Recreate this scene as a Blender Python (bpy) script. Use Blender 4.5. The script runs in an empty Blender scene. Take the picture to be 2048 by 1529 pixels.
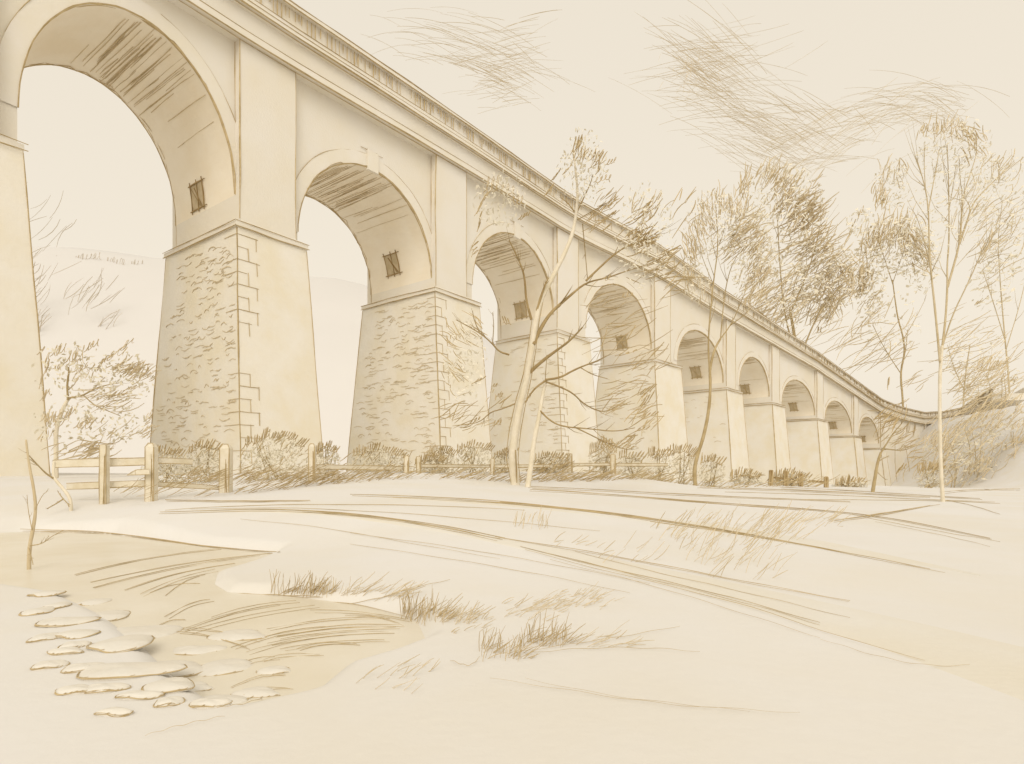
import bpy, math, random
import numpy as np
from mathutils import Vector
R = random.Random(1941)
C = bpy.context.scene.collection
scene = bpy.context.scene

# ------------------------------------------------------------------ camera
F, CX, YH = 1190.0, 1024.0, 950.0            # focal length, centre column and eye level in 2048-pixel units
cam_d = bpy.data.cameras.new('camera'); cam = bpy.data.objects.new('camera', cam_d); C.objects.link(cam)
cam.location = (0, 0, 0); cam.rotation_euler = (math.radians(90), 0, 0)
cam_d.sensor_fit = 'HORIZONTAL'; cam_d.sensor_width = 36; cam_d.lens = 36 * F / 2048
cam_d.shift_y = (YH - 764.5) / 2048
cam_d.clip_start = 0.05; cam_d.clip_end = 8000
scene.camera = cam
scene.cycles.max_bounces = 14; scene.cycles.diffuse_bounces = 10

# ------------------------------------------------------------------ world and sun
sdir = Vector((0.02, -0.80, 0.66)).normalized()
w = bpy.data.worlds.new('World'); scene.world = w; w.use_nodes = True
nt = w.node_tree; nt.nodes.clear()
out = nt.nodes.new('ShaderNodeOutputWorld'); add = nt.nodes.new('ShaderNodeAddShader')
bg1 = nt.nodes.new('ShaderNodeBackground'); bg2 = nt.nodes.new('ShaderNodeBackground')
sky = nt.nodes.new('ShaderNodeTexSky'); sky.sky_type = 'NISHITA'; sky.sun_disc = False
sky.sun_elevation = math.asin(sdir.z); sky.sun_rotation = math.atan2(sdir.x, sdir.y)
sky.air_density = 1.0; sky.dust_density = 6.0
bw = nt.nodes.new('ShaderNodeRGBToBW'); tint = nt.nodes.new('ShaderNodeMix'); tint.data_type = 'RGBA'; tint.blend_type = 'MULTIPLY'
tint.inputs[0].default_value = 1.0; tint.inputs[7].default_value = (1, .905, .755, 1)
nt.links.new(sky.outputs[0], bw.inputs[0]); nt.links.new(bw.outputs[0], tint.inputs[6]); nt.links.new(tint.outputs[2], bg1.inputs[0])
bg1.inputs[1].default_value = 0.05
bg2.inputs[0].default_value = (0.845, 0.768, 0.645, 1); bg2.inputs[1].default_value = 0.93
nt.links.new(bg1.outputs[0], add.inputs[0]); nt.links.new(bg2.outputs[0], add.inputs[1]); nt.links.new(add.outputs[0], out.inputs[0])
sd = bpy.data.lights.new('sun', 'SUN'); so = bpy.data.objects.new('sun', sd); C.objects.link(so)
sd.energy = 0.68; sd.angle = math.radians(30); sd.color = (1, .96, .90)
so.rotation_euler = sdir.to_track_quat('Z', 'Y').to_euler()
scene.view_settings.view_transform = 'Standard'; scene.view_settings.look = 'None'
scene.view_settings.exposure = 0.0; scene.view_settings.gamma = 1.0

# ------------------------------------------------------------------ materials
def mat(name, ca, cb, scale=1.0, rough=0.95, bump=0.0, bscale=30, cc=None, wave=None):
    m = bpy.data.materials.new(name); m.use_nodes = True; n = m.node_tree; b = n.nodes['Principled BSDF']
    b.inputs['Roughness'].default_value = rough; b.inputs['Specular IOR Level'].default_value = 0.15
    tc = n.nodes.new('ShaderNodeTexCoord'); no = n.nodes.new('ShaderNodeTexNoise')
    no.inputs['Scale'].default_value = scale; no.inputs['Detail'].default_value = 6; no.inputs['Roughness'].default_value = .6
    n.links.new(tc.outputs['Object'], no.inputs['Vector'])
    rp = n.nodes.new('ShaderNodeValToRGB'); e = rp.color_ramp.elements
    e[0].position = .36; e[0].color = (*ca, 1); e[1].position = .64; e[1].color = (*cb, 1)
    if cc: x = e.new(.5); x.color = (*cc, 1)
    n.links.new(no.outputs['Fac'], rp.inputs['Fac']); n.links.new(rp.outputs['Color'], b.inputs['Base Color'])
    if bump:
        n2 = n.nodes.new('ShaderNodeTexNoise'); n2.inputs['Scale'].default_value = bscale; n2.inputs['Detail'].default_value = 5
        n.links.new(tc.outputs['Object'], n2.inputs['Vector'])
        bp = n.nodes.new('ShaderNodeBump'); bp.inputs['Strength'].default_value = bump; bp.inputs['Distance'].default_value = .05
        n.links.new(n2.outputs['Fac'], bp.inputs['Height']); n.links.new(bp.outputs['Normal'], b.inputs['Normal'])
    return m
M = {
 'stone': mat('pale_ashlar', (.73,.68,.575), (.75,.72,.665), .16, bump=.25, bscale=9, cc=(.74,.70,.62)),
 'rubble': mat('pale_rubble', (.745,.69,.565), (.775,.745,.68), .35, bump=.3, bscale=5, cc=(.76,.72,.63)),
 'soffitstone': mat('lightened_soffit', (.80,.725,.59), (.84,.785,.68), .3, bump=.2, bscale=5),  # warm soffit tint, made paler to brighten the shade under the arches
 'trimstone': mat('dressed_stone', (.735,.69,.59), (.76,.725,.665), .5, bump=.15, bscale=9),
 'dark': mat('brown_weathered', (.25,.165,.07), (.36,.26,.125), 1.5),
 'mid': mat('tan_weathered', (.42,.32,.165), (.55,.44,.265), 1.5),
 'light': mat('fawn_weathered', (.53,.435,.27), (.65,.555,.395), 1.5),
 'grey': mat('grey_fawn', (.50,.44,.35), (.60,.54,.45), 1.5),
 'ground': mat('bleached_meadow', (.715,.69,.64), (.735,.725,.715), .28, bump=.08, bscale=14, cc=(.725,.71,.685)),
 'path': mat('sandy_track', (.705,.665,.575), (.725,.705,.66), .5, bump=.1, bscale=20),
 'hill': mat('pale_hillside', (.64,.625,.61), (.66,.645,.63), .01),
 'leaf': mat('pale_leaf', (.62,.565,.43), (.70,.655,.54), 1.0),
 'softleaf': mat('soft_leaf', (.70,.65,.52), (.77,.73,.63), 1.0),
 'ochre': mat('ochre_leaf', (.70,.61,.42), (.77,.70,.55), 1.0),
 'barkpale': mat('pale_bark', (.68,.61,.46), (.77,.71,.60), 2.0, bump=.4, bscale=12),
 'bark': mat('brown_bark', (.38,.29,.15), (.52,.42,.25), 2.0, bump=.3, bscale=20),
 'barklight': mat('fawn_bark', (.50,.41,.25), (.62,.53,.37), 2.0),
 'barkdark': mat('umber_bark', (.30,.215,.10), (.42,.32,.17), 2.0),
 'wood': mat('weathered_wood', (.66,.59,.44), (.75,.70,.59), 3.0, bump=.3, bscale=25),
 'cobble': mat('pale_cobble', (.68,.64,.56), (.72,.695,.64), 3.0, bump=.2, bscale=12),
 'hole': mat('dark_recess', (.44,.36,.23), (.54,.45,.31), 2.0),
 'water': mat('shallow_water', (.685,.63,.51), (.735,.695,.605), .9, rough=.3, bump=.12, bscale=3),
 'cloud': mat('fawn_cloud', (.60,.51,.36), (.70,.615,.46), .02),
}
# ------------------------------------------------------------------ helpers
def P(px, py, d): return Vector(((px - CX) / F * d, d, (YH - py) / F * d))
def lerp(a, b, t): return a + (b - a) * t
class MB:
    def __init__(s): s.v = []; s.f = []
    def quad(s, a, b, c, d):
        i = len(s.v); s.v += [tuple(a), tuple(b), tuple(c), tuple(d)]; s.f.append((i, i+1, i+2, i+3))
    def poly(s, pts):
        i = len(s.v); s.v += [tuple(p) for p in pts]; s.f.append(tuple(range(i, i+len(pts))))
    def hexa(s, lo, hi, bottom=True, top=True):            # two rings of corners
        i = len(s.v); n = len(lo); s.v += [tuple(p) for p in lo] + [tuple(p) for p in hi]
        for k in range(n): s.f.append((i+k, i+(k+1) % n, i+n+(k+1) % n, i+n+k))
        if bottom: s.f.append(tuple(i+k for k in reversed(range(n))))
        if top: s.f.append(tuple(i+n+k for k in range(n)))
    def box(s, c, ex, ey, ez):                              # centre and three half-axes
        lo = [c-ex-ey-ez, c+ex-ey-ez, c+ex+ey-ez, c-ex+ey-ez]; s.hexa(lo, [p+ez*2 for p in lo])
    def grid(s, rows):                                      # list of lists of points
        i = len(s.v); n = len(rows[0])
        for r in rows: s.v += [tuple(p) for p in r]
        for a in range(len(rows)-1):
            for b in range(n-1): s.f.append((i+a*n+b, i+a*n+b+1, i+(a+1)*n+b+1, i+(a+1)*n+b))
    def tube(s, pts, rad, sides=3, cap=True):
        n = len(pts)
        if n < 2: return
        if not hasattr(rad, '__len__'): rad = [rad]*n
        i = len(s.v); prev = None
        for k in range(n):
            t = (pts[min(k+1, n-1)] - pts[max(k-1, 0)])
            t = t.normalized() if t.length > 1e-9 else Vector((0, 0, 1))
            if prev is None:
                a = t.cross(Vector((0, 0, 1)))
                if a.length < .1: a = t.cross(Vector((0, 1, 0)))
                prev = a.normalized()
            a = prev - t*prev.dot(t); a = a.normalized() if a.length > 1e-6 else t.orthogonal().normalized(); prev = a; b = t.cross(a)
            for j in range(sides):
                an = 2*math.pi*j/sides; s.v.append(tuple(pts[k] + (a*math.cos(an) + b*math.sin(an))*rad[k]))
        for k in range(n-1):
            for j in range(sides):
                j2 = (j+1) % sides; s.f.append((i+k*sides+j, i+k*sides+j2, i+(k+1)*sides+j2, i+(k+1)*sides+j))
        if cap:
            s.f.append(tuple(i+j for j in reversed(range(sides)))); s.f.append(tuple(i+(n-1)*sides+j for j in range(sides)))
    def stroke(s, pts, r, wob=0.0, taper=True, step=None, sides=3):       # a slightly wavering line
        if step:
            L = sum((pts[k+1]-pts[k]).length for k in range(len(pts)-1)); m = max(2, min(60, int(L/step))); pts = resample(pts, m)
        n = len(pts); q = []; rr = []; ph = R.random()*9; ax = Vector((R.gauss(0,1), R.gauss(0,1), R.gauss(0,1))).normalized()
        for k, p in enumerate(pts):
            t = k/max(1, n-1); q.append(p + ax*wob*math.sin(ph + t*7) + Vector((R.gauss(0,1), R.gauss(0,1), R.gauss(0,1)))*wob*.25)
            rr.append(r*((.35 + .65*math.sin(math.pi*(.08+.84*t))**.5) if taper else 1)*R.uniform(.75, 1.2))
        s.tube(q, rr, sides, cap=False)
    def build(s, name, m, parent=None, org=None, smooth=False):
        o0 = ORG.get(parent, Vector()) if parent is not None else (org or Vector())
        me = bpy.data.meshes.new(name); me.from_pydata([(v[0]-o0.x, v[1]-o0.y, v[2]-o0.z) for v in s.v], [], s.f)
        me.materials.append(m); me.update()
        if smooth: me.polygons.foreach_set('use_smooth', [True]*len(me.polygons))
        o = bpy.data.objects.new(name, me); C.objects.link(o)
        if parent is not None: o.parent = parent; ORG[o] = o0
        else: o.location = o0; ORG[o] = o0
        return o
ORG = {}
def resample(pts, m):
    L = [0]
    for k in range(len(pts)-1): L.append(L[-1] + (pts[k+1]-pts[k]).length)
    o = []; j = 0
    for i in range(m):
        t = L[-1]*i/(m-1)
        while j < len(L)-2 and L[j+1] < t: j += 1
        o.append(pts[j].lerp(pts[j+1], (t-L[j])/max(1e-9, L[j+1]-L[j])))
    return o
def smooth(pts, n=2):                                        # corner cutting
    for _ in range(n):
        q = [pts[0]]
        for a, b in zip(pts, pts[1:]): q += [a.lerp(b, .25), a.lerp(b, .75)]
        pts = q + [pts[-1]]
    return pts
def tag(o, label=None, cat=None, group=None, kind=None):
    if label: o['label'] = label
    if cat: o['category'] = cat
    if group: o['group'] = group
    if kind: o['kind'] = kind
    return o
def thing(name, loc, label, cat, group=None):
    o = bpy.data.objects.new(name, None); C.objects.link(o); o.location = loc; o.empty_display_size = .3; ORG[o] = Vector(loc)
    return tag(o, label, cat, group)
def S(x): x = max(0., min(1., x)); return x*x*(3-2*x)

# ------------------------------------------------------------------ terrain
ctl = [(1900,1480,-.95),(1200,1480,-.95),(2000,1200,-.97),(1300,1300,-.95),(900,1300,-.965),(1885,1005,-1.0),(1745,985,-.95),
 (1390,978,-.75),(1540,971,-.78),(1650,976,-1.0),(1055,975,-.4),(1020,969,-.33),(305,1000,-.55),(450,985,-.42),(625,962,-.17),
 (330,1015,-.62),(540,1108,-.985),(1000,1060,-.75),(1500,1060,-.9),(60,1062,-.99),(700,1025,-.62),(700,1200,-.97),(400,1160,-.985),
 (1950,1060,-1.0),(120,1006,-.60),(1250,980,-.55),(300,1085,-.985)]
cp = []
for px, py, z in ctl:
    d = -z*F/(py-YH); cp.append(((px-CX)/F*d, d, z))
cp += [((825-CX)/F*21, 21, .08), ((985-CX)/F*25, 25, .0), ((1140-CX)/F*28, 28, .1), ((1225-CX)/F*30, 30, .04)]
cp += [(-17,36,.0),(-7,50,-.2),(5,64,-.4),(19,80,-.7),(35,97,-1.2),(50,115,-2.0),(70,138,-3),(93,163,-4),(115,187,-5),(-40,40,.2),(-70,90,0),
 (0,0,-.97),(-4,0,-1.0),(5,-3,-.95),(-5,-8,-1),(-14,8,-.9),(-20,-10,-1),(20,-10,-1),(30,10,-1.1),(60,60,-1.8),(60,20,-1.4),(120,100,-3),(-50,0,-.5),(-20,120,-1.5),(20,170,-4),(0,-50,-1),(60,-40,-1.3),(-60,-50,-.8)]
cp = np.array(cp); nC = len(cp)
def phi(a, b): return np.sqrt(((a[:, None, :] - b[None, :, :])**2).sum(-1) + .8)
Amat = np.zeros((nC+1, nC+1)); Amat[:nC, :nC] = phi(cp[:, :2], cp[:, :2]) - 1e-2*np.eye(nC); Amat[:nC, nC] = 1; Amat[nC, :nC] = 1
wts = np.linalg.solve(Amat, np.append(cp[:, 2], 0))
pool_px = [(10,1066),(120,1066),(220,1070),(400,1096),(540,1109),(470,1130),(405,1147),(397,1172),(425,1190),(560,1198),(700,1216),(800,1246),(812,1282),(740,1308),(645,1335),(580,1385),(500,1402),(410,1352),(340,1292),(250,1225),(150,1180),(40,1164),(-120,1160),(-300,1150),(-280,1066)]
ZW = -1.05
pool = np.array([((px-CX)/F*(-ZW*F/(py-YH)), -ZW*F/(py-YH)) for px, py in pool_px])
def pool_sd(xy):                                             # signed distance, negative inside
    a = pool; b = np.roll(pool, -1, 0); dd = np.full(len(xy), 1e9); ins = np.zeros(len(xy), bool)
    for p, q in zip(a, b):
        e = q-p; wv = xy-p; t = np.clip((wv@e)/(e@e), 0, 1); dd = np.minimum(dd, np.hypot(*(wv-t[:, None]*e).T))
        c = ((p[1] > xy[:, 1]) != (q[1] > xy[:, 1])) & (xy[:, 0] < (q[0]-p[0])*(xy[:, 1]-p[1])/(q[1]-p[1]+1e-12)+p[0]); ins ^= c
    return np.where(ins, -dd, dd)
def ss(x): x = np.clip(x, 0, 1); return x*x*(3-2*x)
def ground(xy):
    xy = np.atleast_2d(np.asarray(xy, float)); z = np.empty(len(xy))
    for i in range(0, len(xy), 20000): z[i:i+20000] = phi(xy[i:i+20000], cp[:, :2])@wts[:nC] + wts[nC]
    r = np.hypot(xy[:, 0], xy[:, 1]); far = ss((r-150)/120); z = z*(1-far) + -4.0*far
    z += 24*ss((xy[:, 0]-.25*xy[:, 1]-72)/30)*ss((xy[:, 1]-95)/75)*(1-ss((xy[:, 1]-330)/200))   # hillside at the end of the viaduct
    z += .012*np.sin(xy[:, 0]*1.7+.6*xy[:, 1])*np.sin(xy[:, 1]*1.3-.4*xy[:, 0])*ss(r/6)
    sd = pool_sd(xy); near = ss((sd+.04)/.30); zo = np.maximum(z, ZW+.035)
    return np.where(sd < 1.5, zo*near + (ZW-.10)*(1-near), z)
def gz(x, y): return float(ground([(x, y)])[0])
DS = np.concatenate([np.linspace(1.2, 12, 500), np.linspace(12.05, 60, 500)])
def gp(px, py, lift=0.0):
    b = (px-CX)/F; xy = np.stack([b*DS, DS], 1); g = ground(xy); ray = (YH-py)/F*DS
    k = np.where(ray <= g)[0]
    if not len(k): return P(px, py, 50)
    k = k[0]
    d = DS[k]
    if k > 0:
        f0 = ray[k-1]-g[k-1]; f1 = ray[k]-g[k]; d = DS[k-1] + (DS[k]-DS[k-1])*f0/(f0-f1+1e-12)
    return Vector((b*d, d, gz(b*d, d)+lift))

na, nr = 360, 330
ang = np.concatenate([np.radians(np.linspace(-62, 62, 300)), np.radians(np.linspace(62, 298, 61))[1:]])   # finest where the view is
rad = np.concatenate([np.geomspace(.35, 1.8, 20)[:-1], np.geomspace(1.8, 14, 300)[:-1], np.geomspace(14, 4000, 150)]); nr = len(rad)
tx = np.sin(ang)[:, None]*rad; ty = np.cos(ang)[:, None]*rad
tz = ground(np.stack([tx.ravel(), ty.ravel()], 1))
na = len(ang)
verts = [(0, 0, gz(0, 0))] + list(zip(tx.ravel().tolist(), ty.ravel().tolist(), tz.tolist()))
faces = []
for a in range(na):
    b = (a+1) % na
    faces.append((0, 1+b*nr, 1+a*nr))
    for k in range(nr-1): faces.append((1+a*nr+k, 1+b*nr+k, 1+b*nr+k+1, 1+a*nr+k+1))
mb = MB(); mb.v = verts; mb.f = faces
tag(mb.build('meadow', M['ground'], smooth=True), kind='structure')
# pool of the stream
e0 = np.roll(pool, 1, 0); e1 = np.roll(pool, -1, 0); tg = (e1-e0)/np.linalg.norm(e1-e0, axis=1)[:, None]; nrm = np.stack([tg[:, 1], -tg[:, 0]], 1)
if (pool_sd(pool+nrm*.05) < 0).sum() > len(pool)/2: nrm = -nrm
mb = MB(); mb.poly([(x, y, ZW) for x, y in (pool+nrm*.34).tolist()]); tag(mb.build('stream_water', M['water']), kind='structure')
# worn cart track
A_ = [(400,1024),(500,1019),(600,1021),(740,1031),(900,1052),(1000,1072),(1150,1100),(1300,1128),(1500,1165),(1700,1205),(1900,1245),(2300,1330),(3400,1520)]
B_ = [(400,1025),(520,1025),(640,1031),(760,1046),(900,1070),(1000,1091),(1130,1122),(1270,1158),(1450,1208),(1620,1262),(1800,1322),(2300,1520),(3400,1880)]
def sheet(A, B, name, lift):
    a = resample([Vector((*p, 0)) for p in A], 50); b = resample([Vector((*p, 0)) for p in B], 50); rows = []
    for p, q in zip(a, b): rows.append([gp(lerp(p.x, q.x, t/6), lerp(p.y, q.y, t/6), lift if 0 < t < 6 else -.02) for t in range(7)])
    m = MB(); m.grid(rows); return tag(m.build(name, M['path'], smooth=True), kind='structure')
sheet(A_, B_, 'cart_track', .006)
sheet([(780,995),(1000,1003),(1200,1021),(1400,1043),(1650,1080),(1960,1150)], [(780,996),(1060,1018),(1250,1040),(1450,1070),(1650,1103),(1960,1152)], 'footpath', .006)

# hills far behind
def ridge(name, pts, d0, depth, m):
    q = resample([P(px, py, d0) for px, py in pts], 60); rows = []
    for k, p in enumerate(q):
        r = []
        for j in range(13):
            t = j/12; y = d0 - depth + 2*depth*t; h = math.sin(math.pi*t)**.8
            r.append(Vector((p.x*(1+.25*(t-.5)), y, lerp(-8, p.z + 1.2*math.sin(k*.9)+R.uniform(-.4,.4), h))))
        rows.append(r)
    b = MB(); b.grid(rows); return tag(b.build(name, m, smooth=True), kind='structure')
ridge('far_hills', [(-900,640),(-500,560),(-100,528),(60,520),(180,522),(300,532),(480,552),(700,580),(900,640),(1080,760),(1250,900)], 520, 260, M['hill'])

# ------------------------------------------------------------------ the viaduct
W, WD = 4.2, 7.7
data = [(470,75,37),(862,305,50.5),(1106,451,66),(1302,548,81),(1446,636,99),(1538,687,117),(1629,739,141),(1703,788,166),(1757,823,189)]
Fp = []; Zs = []
for px, py, d in data:
    p = P(px, py, d); Fp.append(Vector((p.x, p.y, 0))); Zs.append(p.z)
u0 = (Fp[1]-Fp[0]).normalized()
u00 = Vector((.571, .821, 0))
Fp = [Fp[0]-u00*33.5, Fp[0]-u00*15.6] + Fp; Zs = [Zs[0]-.1, Zs[0]-.05] + Zs
npier = len(Fp); U = []; Nn = []
for k in range(npier):
    a = Fp[max(0, k-1)]; b = Fp[min(npier-1, k+1)]; u = (b-a).normalized(); U.append(u); Nn.append(Vector((-u.y, u.x, 0)))
U[2] = (u0*.5+u00*.5).normalized(); Nn[2] = Vector((-U[2].y, U[2].x, 0))
Wk = [3.9, 3.9, 3.9, 3.9, 4.2, 4.4, 4.0, 4.6, 5.2, 4.8, 4.6]
Rp = [Fp[k] + U[k]*Wk[k] for k in range(npier)]
Ins = [.9, .9, .5, 1.4, 2.3, 3.0, 3.0, 3.2, 3.4, 3.4, 2.0]           # the arch springs this far beyond the pilaster
CR = [2.9, 2.2, 3.9, 3.3, 3.4, 4.6, 4.3, 4.7, 4.8, 4.2, 4.2]; RR = [7., 7.6, 6.8, 6.6, 6.8, 6.2, 6.2, 6.2, 6.2, 6.0, 6.0]
def soffit_in(k, z):                                         # how far the arch on the near side of pier k leans in at height z
    if k == 0: return 0
    sp = (Fp[k]-Rp[k-1]-U[k-1]*Ins[k-1]).length; t = (z-(Zs[k]-CR[k-1]-RR[k-1]))/RR[k-1]
    return 0 if t < 0 else sp/2*(1-math.sqrt(max(0, 1-t*t)))
Zi = [z-11.9 for z in Zs]                                   # impost height
vroot = thing('viaduct', (-17, 37, 0), 'tall pale stone railway viaduct of many arches receding across the valley', 'viaduct')
up = Vector((0, 0, 1))
def pv(k, u, n, z): return Fp[k] + U[k]*u + Nn[k]*n + up*z
def pier_edges(k, z):
    zi = Zi[k]; zb = min(-1.0, -.3)
    if z >= zi: return -.55, WD+.55, 0., Wk[k]+Ins[k]
    t = (zi-z)/(zi-zb); pr = 1 if 2 <= k < 4 else .35; return -.55-.23*pr-1.1*t, WD+.55+.25*pr+2.2*t, -.32*pr-.35*t, Wk[k]+Ins[k]+.15*pr+.75*t
for k in range(npier):
    zi, zs = Zi[k], Zs[k]; gb = min(gz(*pv(k, 0, 0, 0).xy), gz(*pv(k, 4, 10, 0).xy), gz(*pv(k, 2, -2, 0).xy)) - 1.0
    m = MB(); zz = [gb + (zi-gb)*t/6 for t in range(7)]
    rings = []
    for z in zz:
        a, b, c, d = pier_edges(k, z-1e-6); rings.append([pv(k, c, a, z), pv(k, d, a, z), pv(k, d, b, z), pv(k, c, b, z)])
    for a, b in zip(rings, rings[1:]): m.hexa(a, b, False, False)
    m.poly(rings[-1])
    pier = m.build('pier', M['rubble'], vroot)
    # upper shaft with pilasters
    m = MB(); a, b, c, d = -.55, WD+.55, 0., Wk[k]
    lo = [pv(k, c, a, zi), pv(k, d, a, zi), pv(k, d, b, zi), pv(k, c, b, zi)]; m.hexa(lo, [p+up*(zs-zi) for p in lo])
    z1 = zs-CR[k]-RR[k]+1.0; lo = [pv(k, Wk[k]-.2, .002, zi), pv(k, Wk[k]+Ins[k], .002, zi), pv(k, Wk[k]+Ins[k], WD-.002, zi), pv(k, Wk[k]-.2, WD-.002, zi)]; m.hexa(lo, [p+up*(z1-1.0-zi) for p in lo])
    shaft = m.build('pilaster', M['stone'], vroot)
    # impost band: sloping weathered course
    m = MB(); a, b, c, d = pier_edges(k, zi-.01)
    e = .10 if 2 <= k < 4 else .03
    lo = [pv(k, c-e, a-e, zi-.12), pv(k, d+e, a-e, zi-.12), pv(k, d+e, b+e, zi-.12), pv(k, c-e, b+e, zi-.12)]
    md = [p+up*.3 for p in lo]; hi = [pv(k, -.004, -.554, zi+(.42 if 2 <= k < 4 else .14)), pv(k, Wk[k]+Ins[k]+.004, -.554, zi+(.42 if 2 <= k < 4 else .14)), pv(k, Wk[k]+Ins[k]+.004, WD+.554, zi+(.42 if 2 <= k < 4 else .14)), pv(k, -.004, WD+.554, zi+(.42 if 2 <= k < 4 else .14))]
    m.hexa(lo, md, True, False); m.hexa(md, hi, False, True)
    imp = m.build('impost', M['trimstone'], pier)
    # refuge window in the side of the shaft
    dd = Fp[k].y
    wn, wz, hw, hh = WD*.58, zi+3.2, .78, .82; wu = -soffit_in(k, wz)
    def wp(o, n, z): return pv(k, -soffit_in(k, z)-o, wn+n, z)
    m = MB(); z0, z1 = wz-hh, wz+hh
    m.hexa([wp(.03,-hw,z0), wp(.03,hw,z0), wp(-.4,hw,z0), wp(-.4,-hw,z0)], [wp(.03,-hw,z1), wp(.03,hw,z1), wp(-.4,hw,z1), wp(-.4,-hw,z1)]); win = m.build('window', M['hole'], shaft)
    m = MB(); wr = .030+.0006*dd
    for n in (-hw, -hw*.1, hw): m.stroke([wp(.06, n, z0-.2), wp(.06, n, wz), wp(.06, n+.02, z1+.22)], wr, .01)
    for z in (z0, z1): m.stroke([wp(.06, -hw-.35, z), wp(.06, 0, z), wp(.06, hw+.25, z)], wr, .01)
    for q in range(3): m.stroke([wp(.05, -hw*R.uniform(.2,.8), z0+.1), wp(.05, hw*R.uniform(.1,.9), z1-.2)], wr*.7, .01)
    m.build('window_surround', M['dark' if k < 4 else 'mid'], shaft)
    # drawn edges: weathered arrises of shaft and pier
    lw = .030 + .00042*dd
    m = MB(); wob = .03
    for rep in range(2):
        for (uu, nn) in ((0, -.55), (Wk[k], -.55), (0, WD+.0)):
            if rep and uu > 0: continue
            ptz = [pv(k, uu+R.uniform(-.04, .04)*rep, nn+R.uniform(-.05,.05)*rep, z) for z in (zs-.3, zs-4, zs-8, zi+.5)]
            m.stroke(ptz, lw*(1.0 if uu == 0 else .7)*(.8 if rep else 1), wob, step=1.2)
    m.stroke([pv(k, 0, -.02, zs-.3), pv(k, 0, -.02, zs-7)], lw*.9, wob, step=1.2)
    m.build('edge_trim', M['mid'], shaft)
    m = MB()
    def edge(ui, ni, z): e = pier_edges(k, z-.001); return pv(k, e[ui], e[ni], z)
    for (ui, ni, f) in ((2, 0, 1.1), (3, 0, .95), (2, 1, 1.0)):
        for rep in range(2):
            if rep and f < 1: continue
            m.stroke([edge(ui, ni, lerp(gb+.8, zi-.2, t/8)) for t in range(9)], lw*f*(1 if rep == 0 else .6), wob*(1+rep))
    for z_, f in ((-.14, 1.0), (.2, .8)):
        e = .15; a, b, c, d = pier_edges(k, zi-.01)
        m.stroke([pv(k, c-e, b+e, zi+z_), pv(k, c-e, lerp(a, b, .5), zi+z_), pv(k, c-e, a-e, zi+z_)], lw*f, wob, step=1)
        m.stroke([pv(k, c-e, a-e, zi+z_), pv(k, d+e, a-e, zi+z_)], lw*f, wob, step=1)
    m.build('edge_trim', M['mid'], pier)
    # rubble joints on the side face, quoins on the corner
    if 1 <= k <= 6:
        m = MB(); nst = {1: 60, 2: 230, 3: 240, 4: 90, 5: 36, 6: 16}[k]
        for _ in range(nst):
            z = lerp(1.5, zi-.6, R.random()); a, b, c, d = pier_edges(k, z); n0 = lerp(a+.3, b-1.5, R.random()**1.25)
            if z > zi-4 and n0 > a+7: continue
            L = R.uniform(.35, 1.3); hgt = R.uniform(-.16, .2); pts = []
            for j in range(6):
                t = j/5; zz_ = z + hgt*math.sin(t*math.pi)+R.uniform(-.03,.03); pts.append(pv(k, pier_edges(k, zz_)[2]-.015, min(n0+L*t, b-.1), zz_))
            m.stroke(pts, lw*R.uniform(.35, .7), .012)
        m.build('mortar_jointing', M['light'], pier)
        m = MB(); zq = zi-.6; i = 0
        while zq > 1.2:
            h = .78; long = (i % 2 == 0); i += 1
            if k in (2, 3, 4) and not (k == 2 and 6.5 < zq < 9.2):
                a, b, c, d = pier_edges(k, zq); a2 = pier_edges(k, zq-h); L = 1.25 if long else .68
                f = .02
                m.stroke([pv(k, c, a-f, zq), pv(k, c+L+R.uniform(-.1,.25), a-f, zq)], lw*.62, .01, step=.4)
                m.stroke([pv(k, c+L, a-f, zq+R.uniform(0,.08)), pv(k, c+L+R.uniform(-.03,.03), a2[0]-f, zq-h)], lw*.75, .012, step=.3)
                if R.random() < .75: m.stroke([pv(k, c-f, a, zq), pv(k, c-f, a+R.uniform(.6, 1.9), zq)], lw*.5, .012, step=.4)
            zq -= h
        m.build('quoin', M['mid'], pier)
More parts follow.
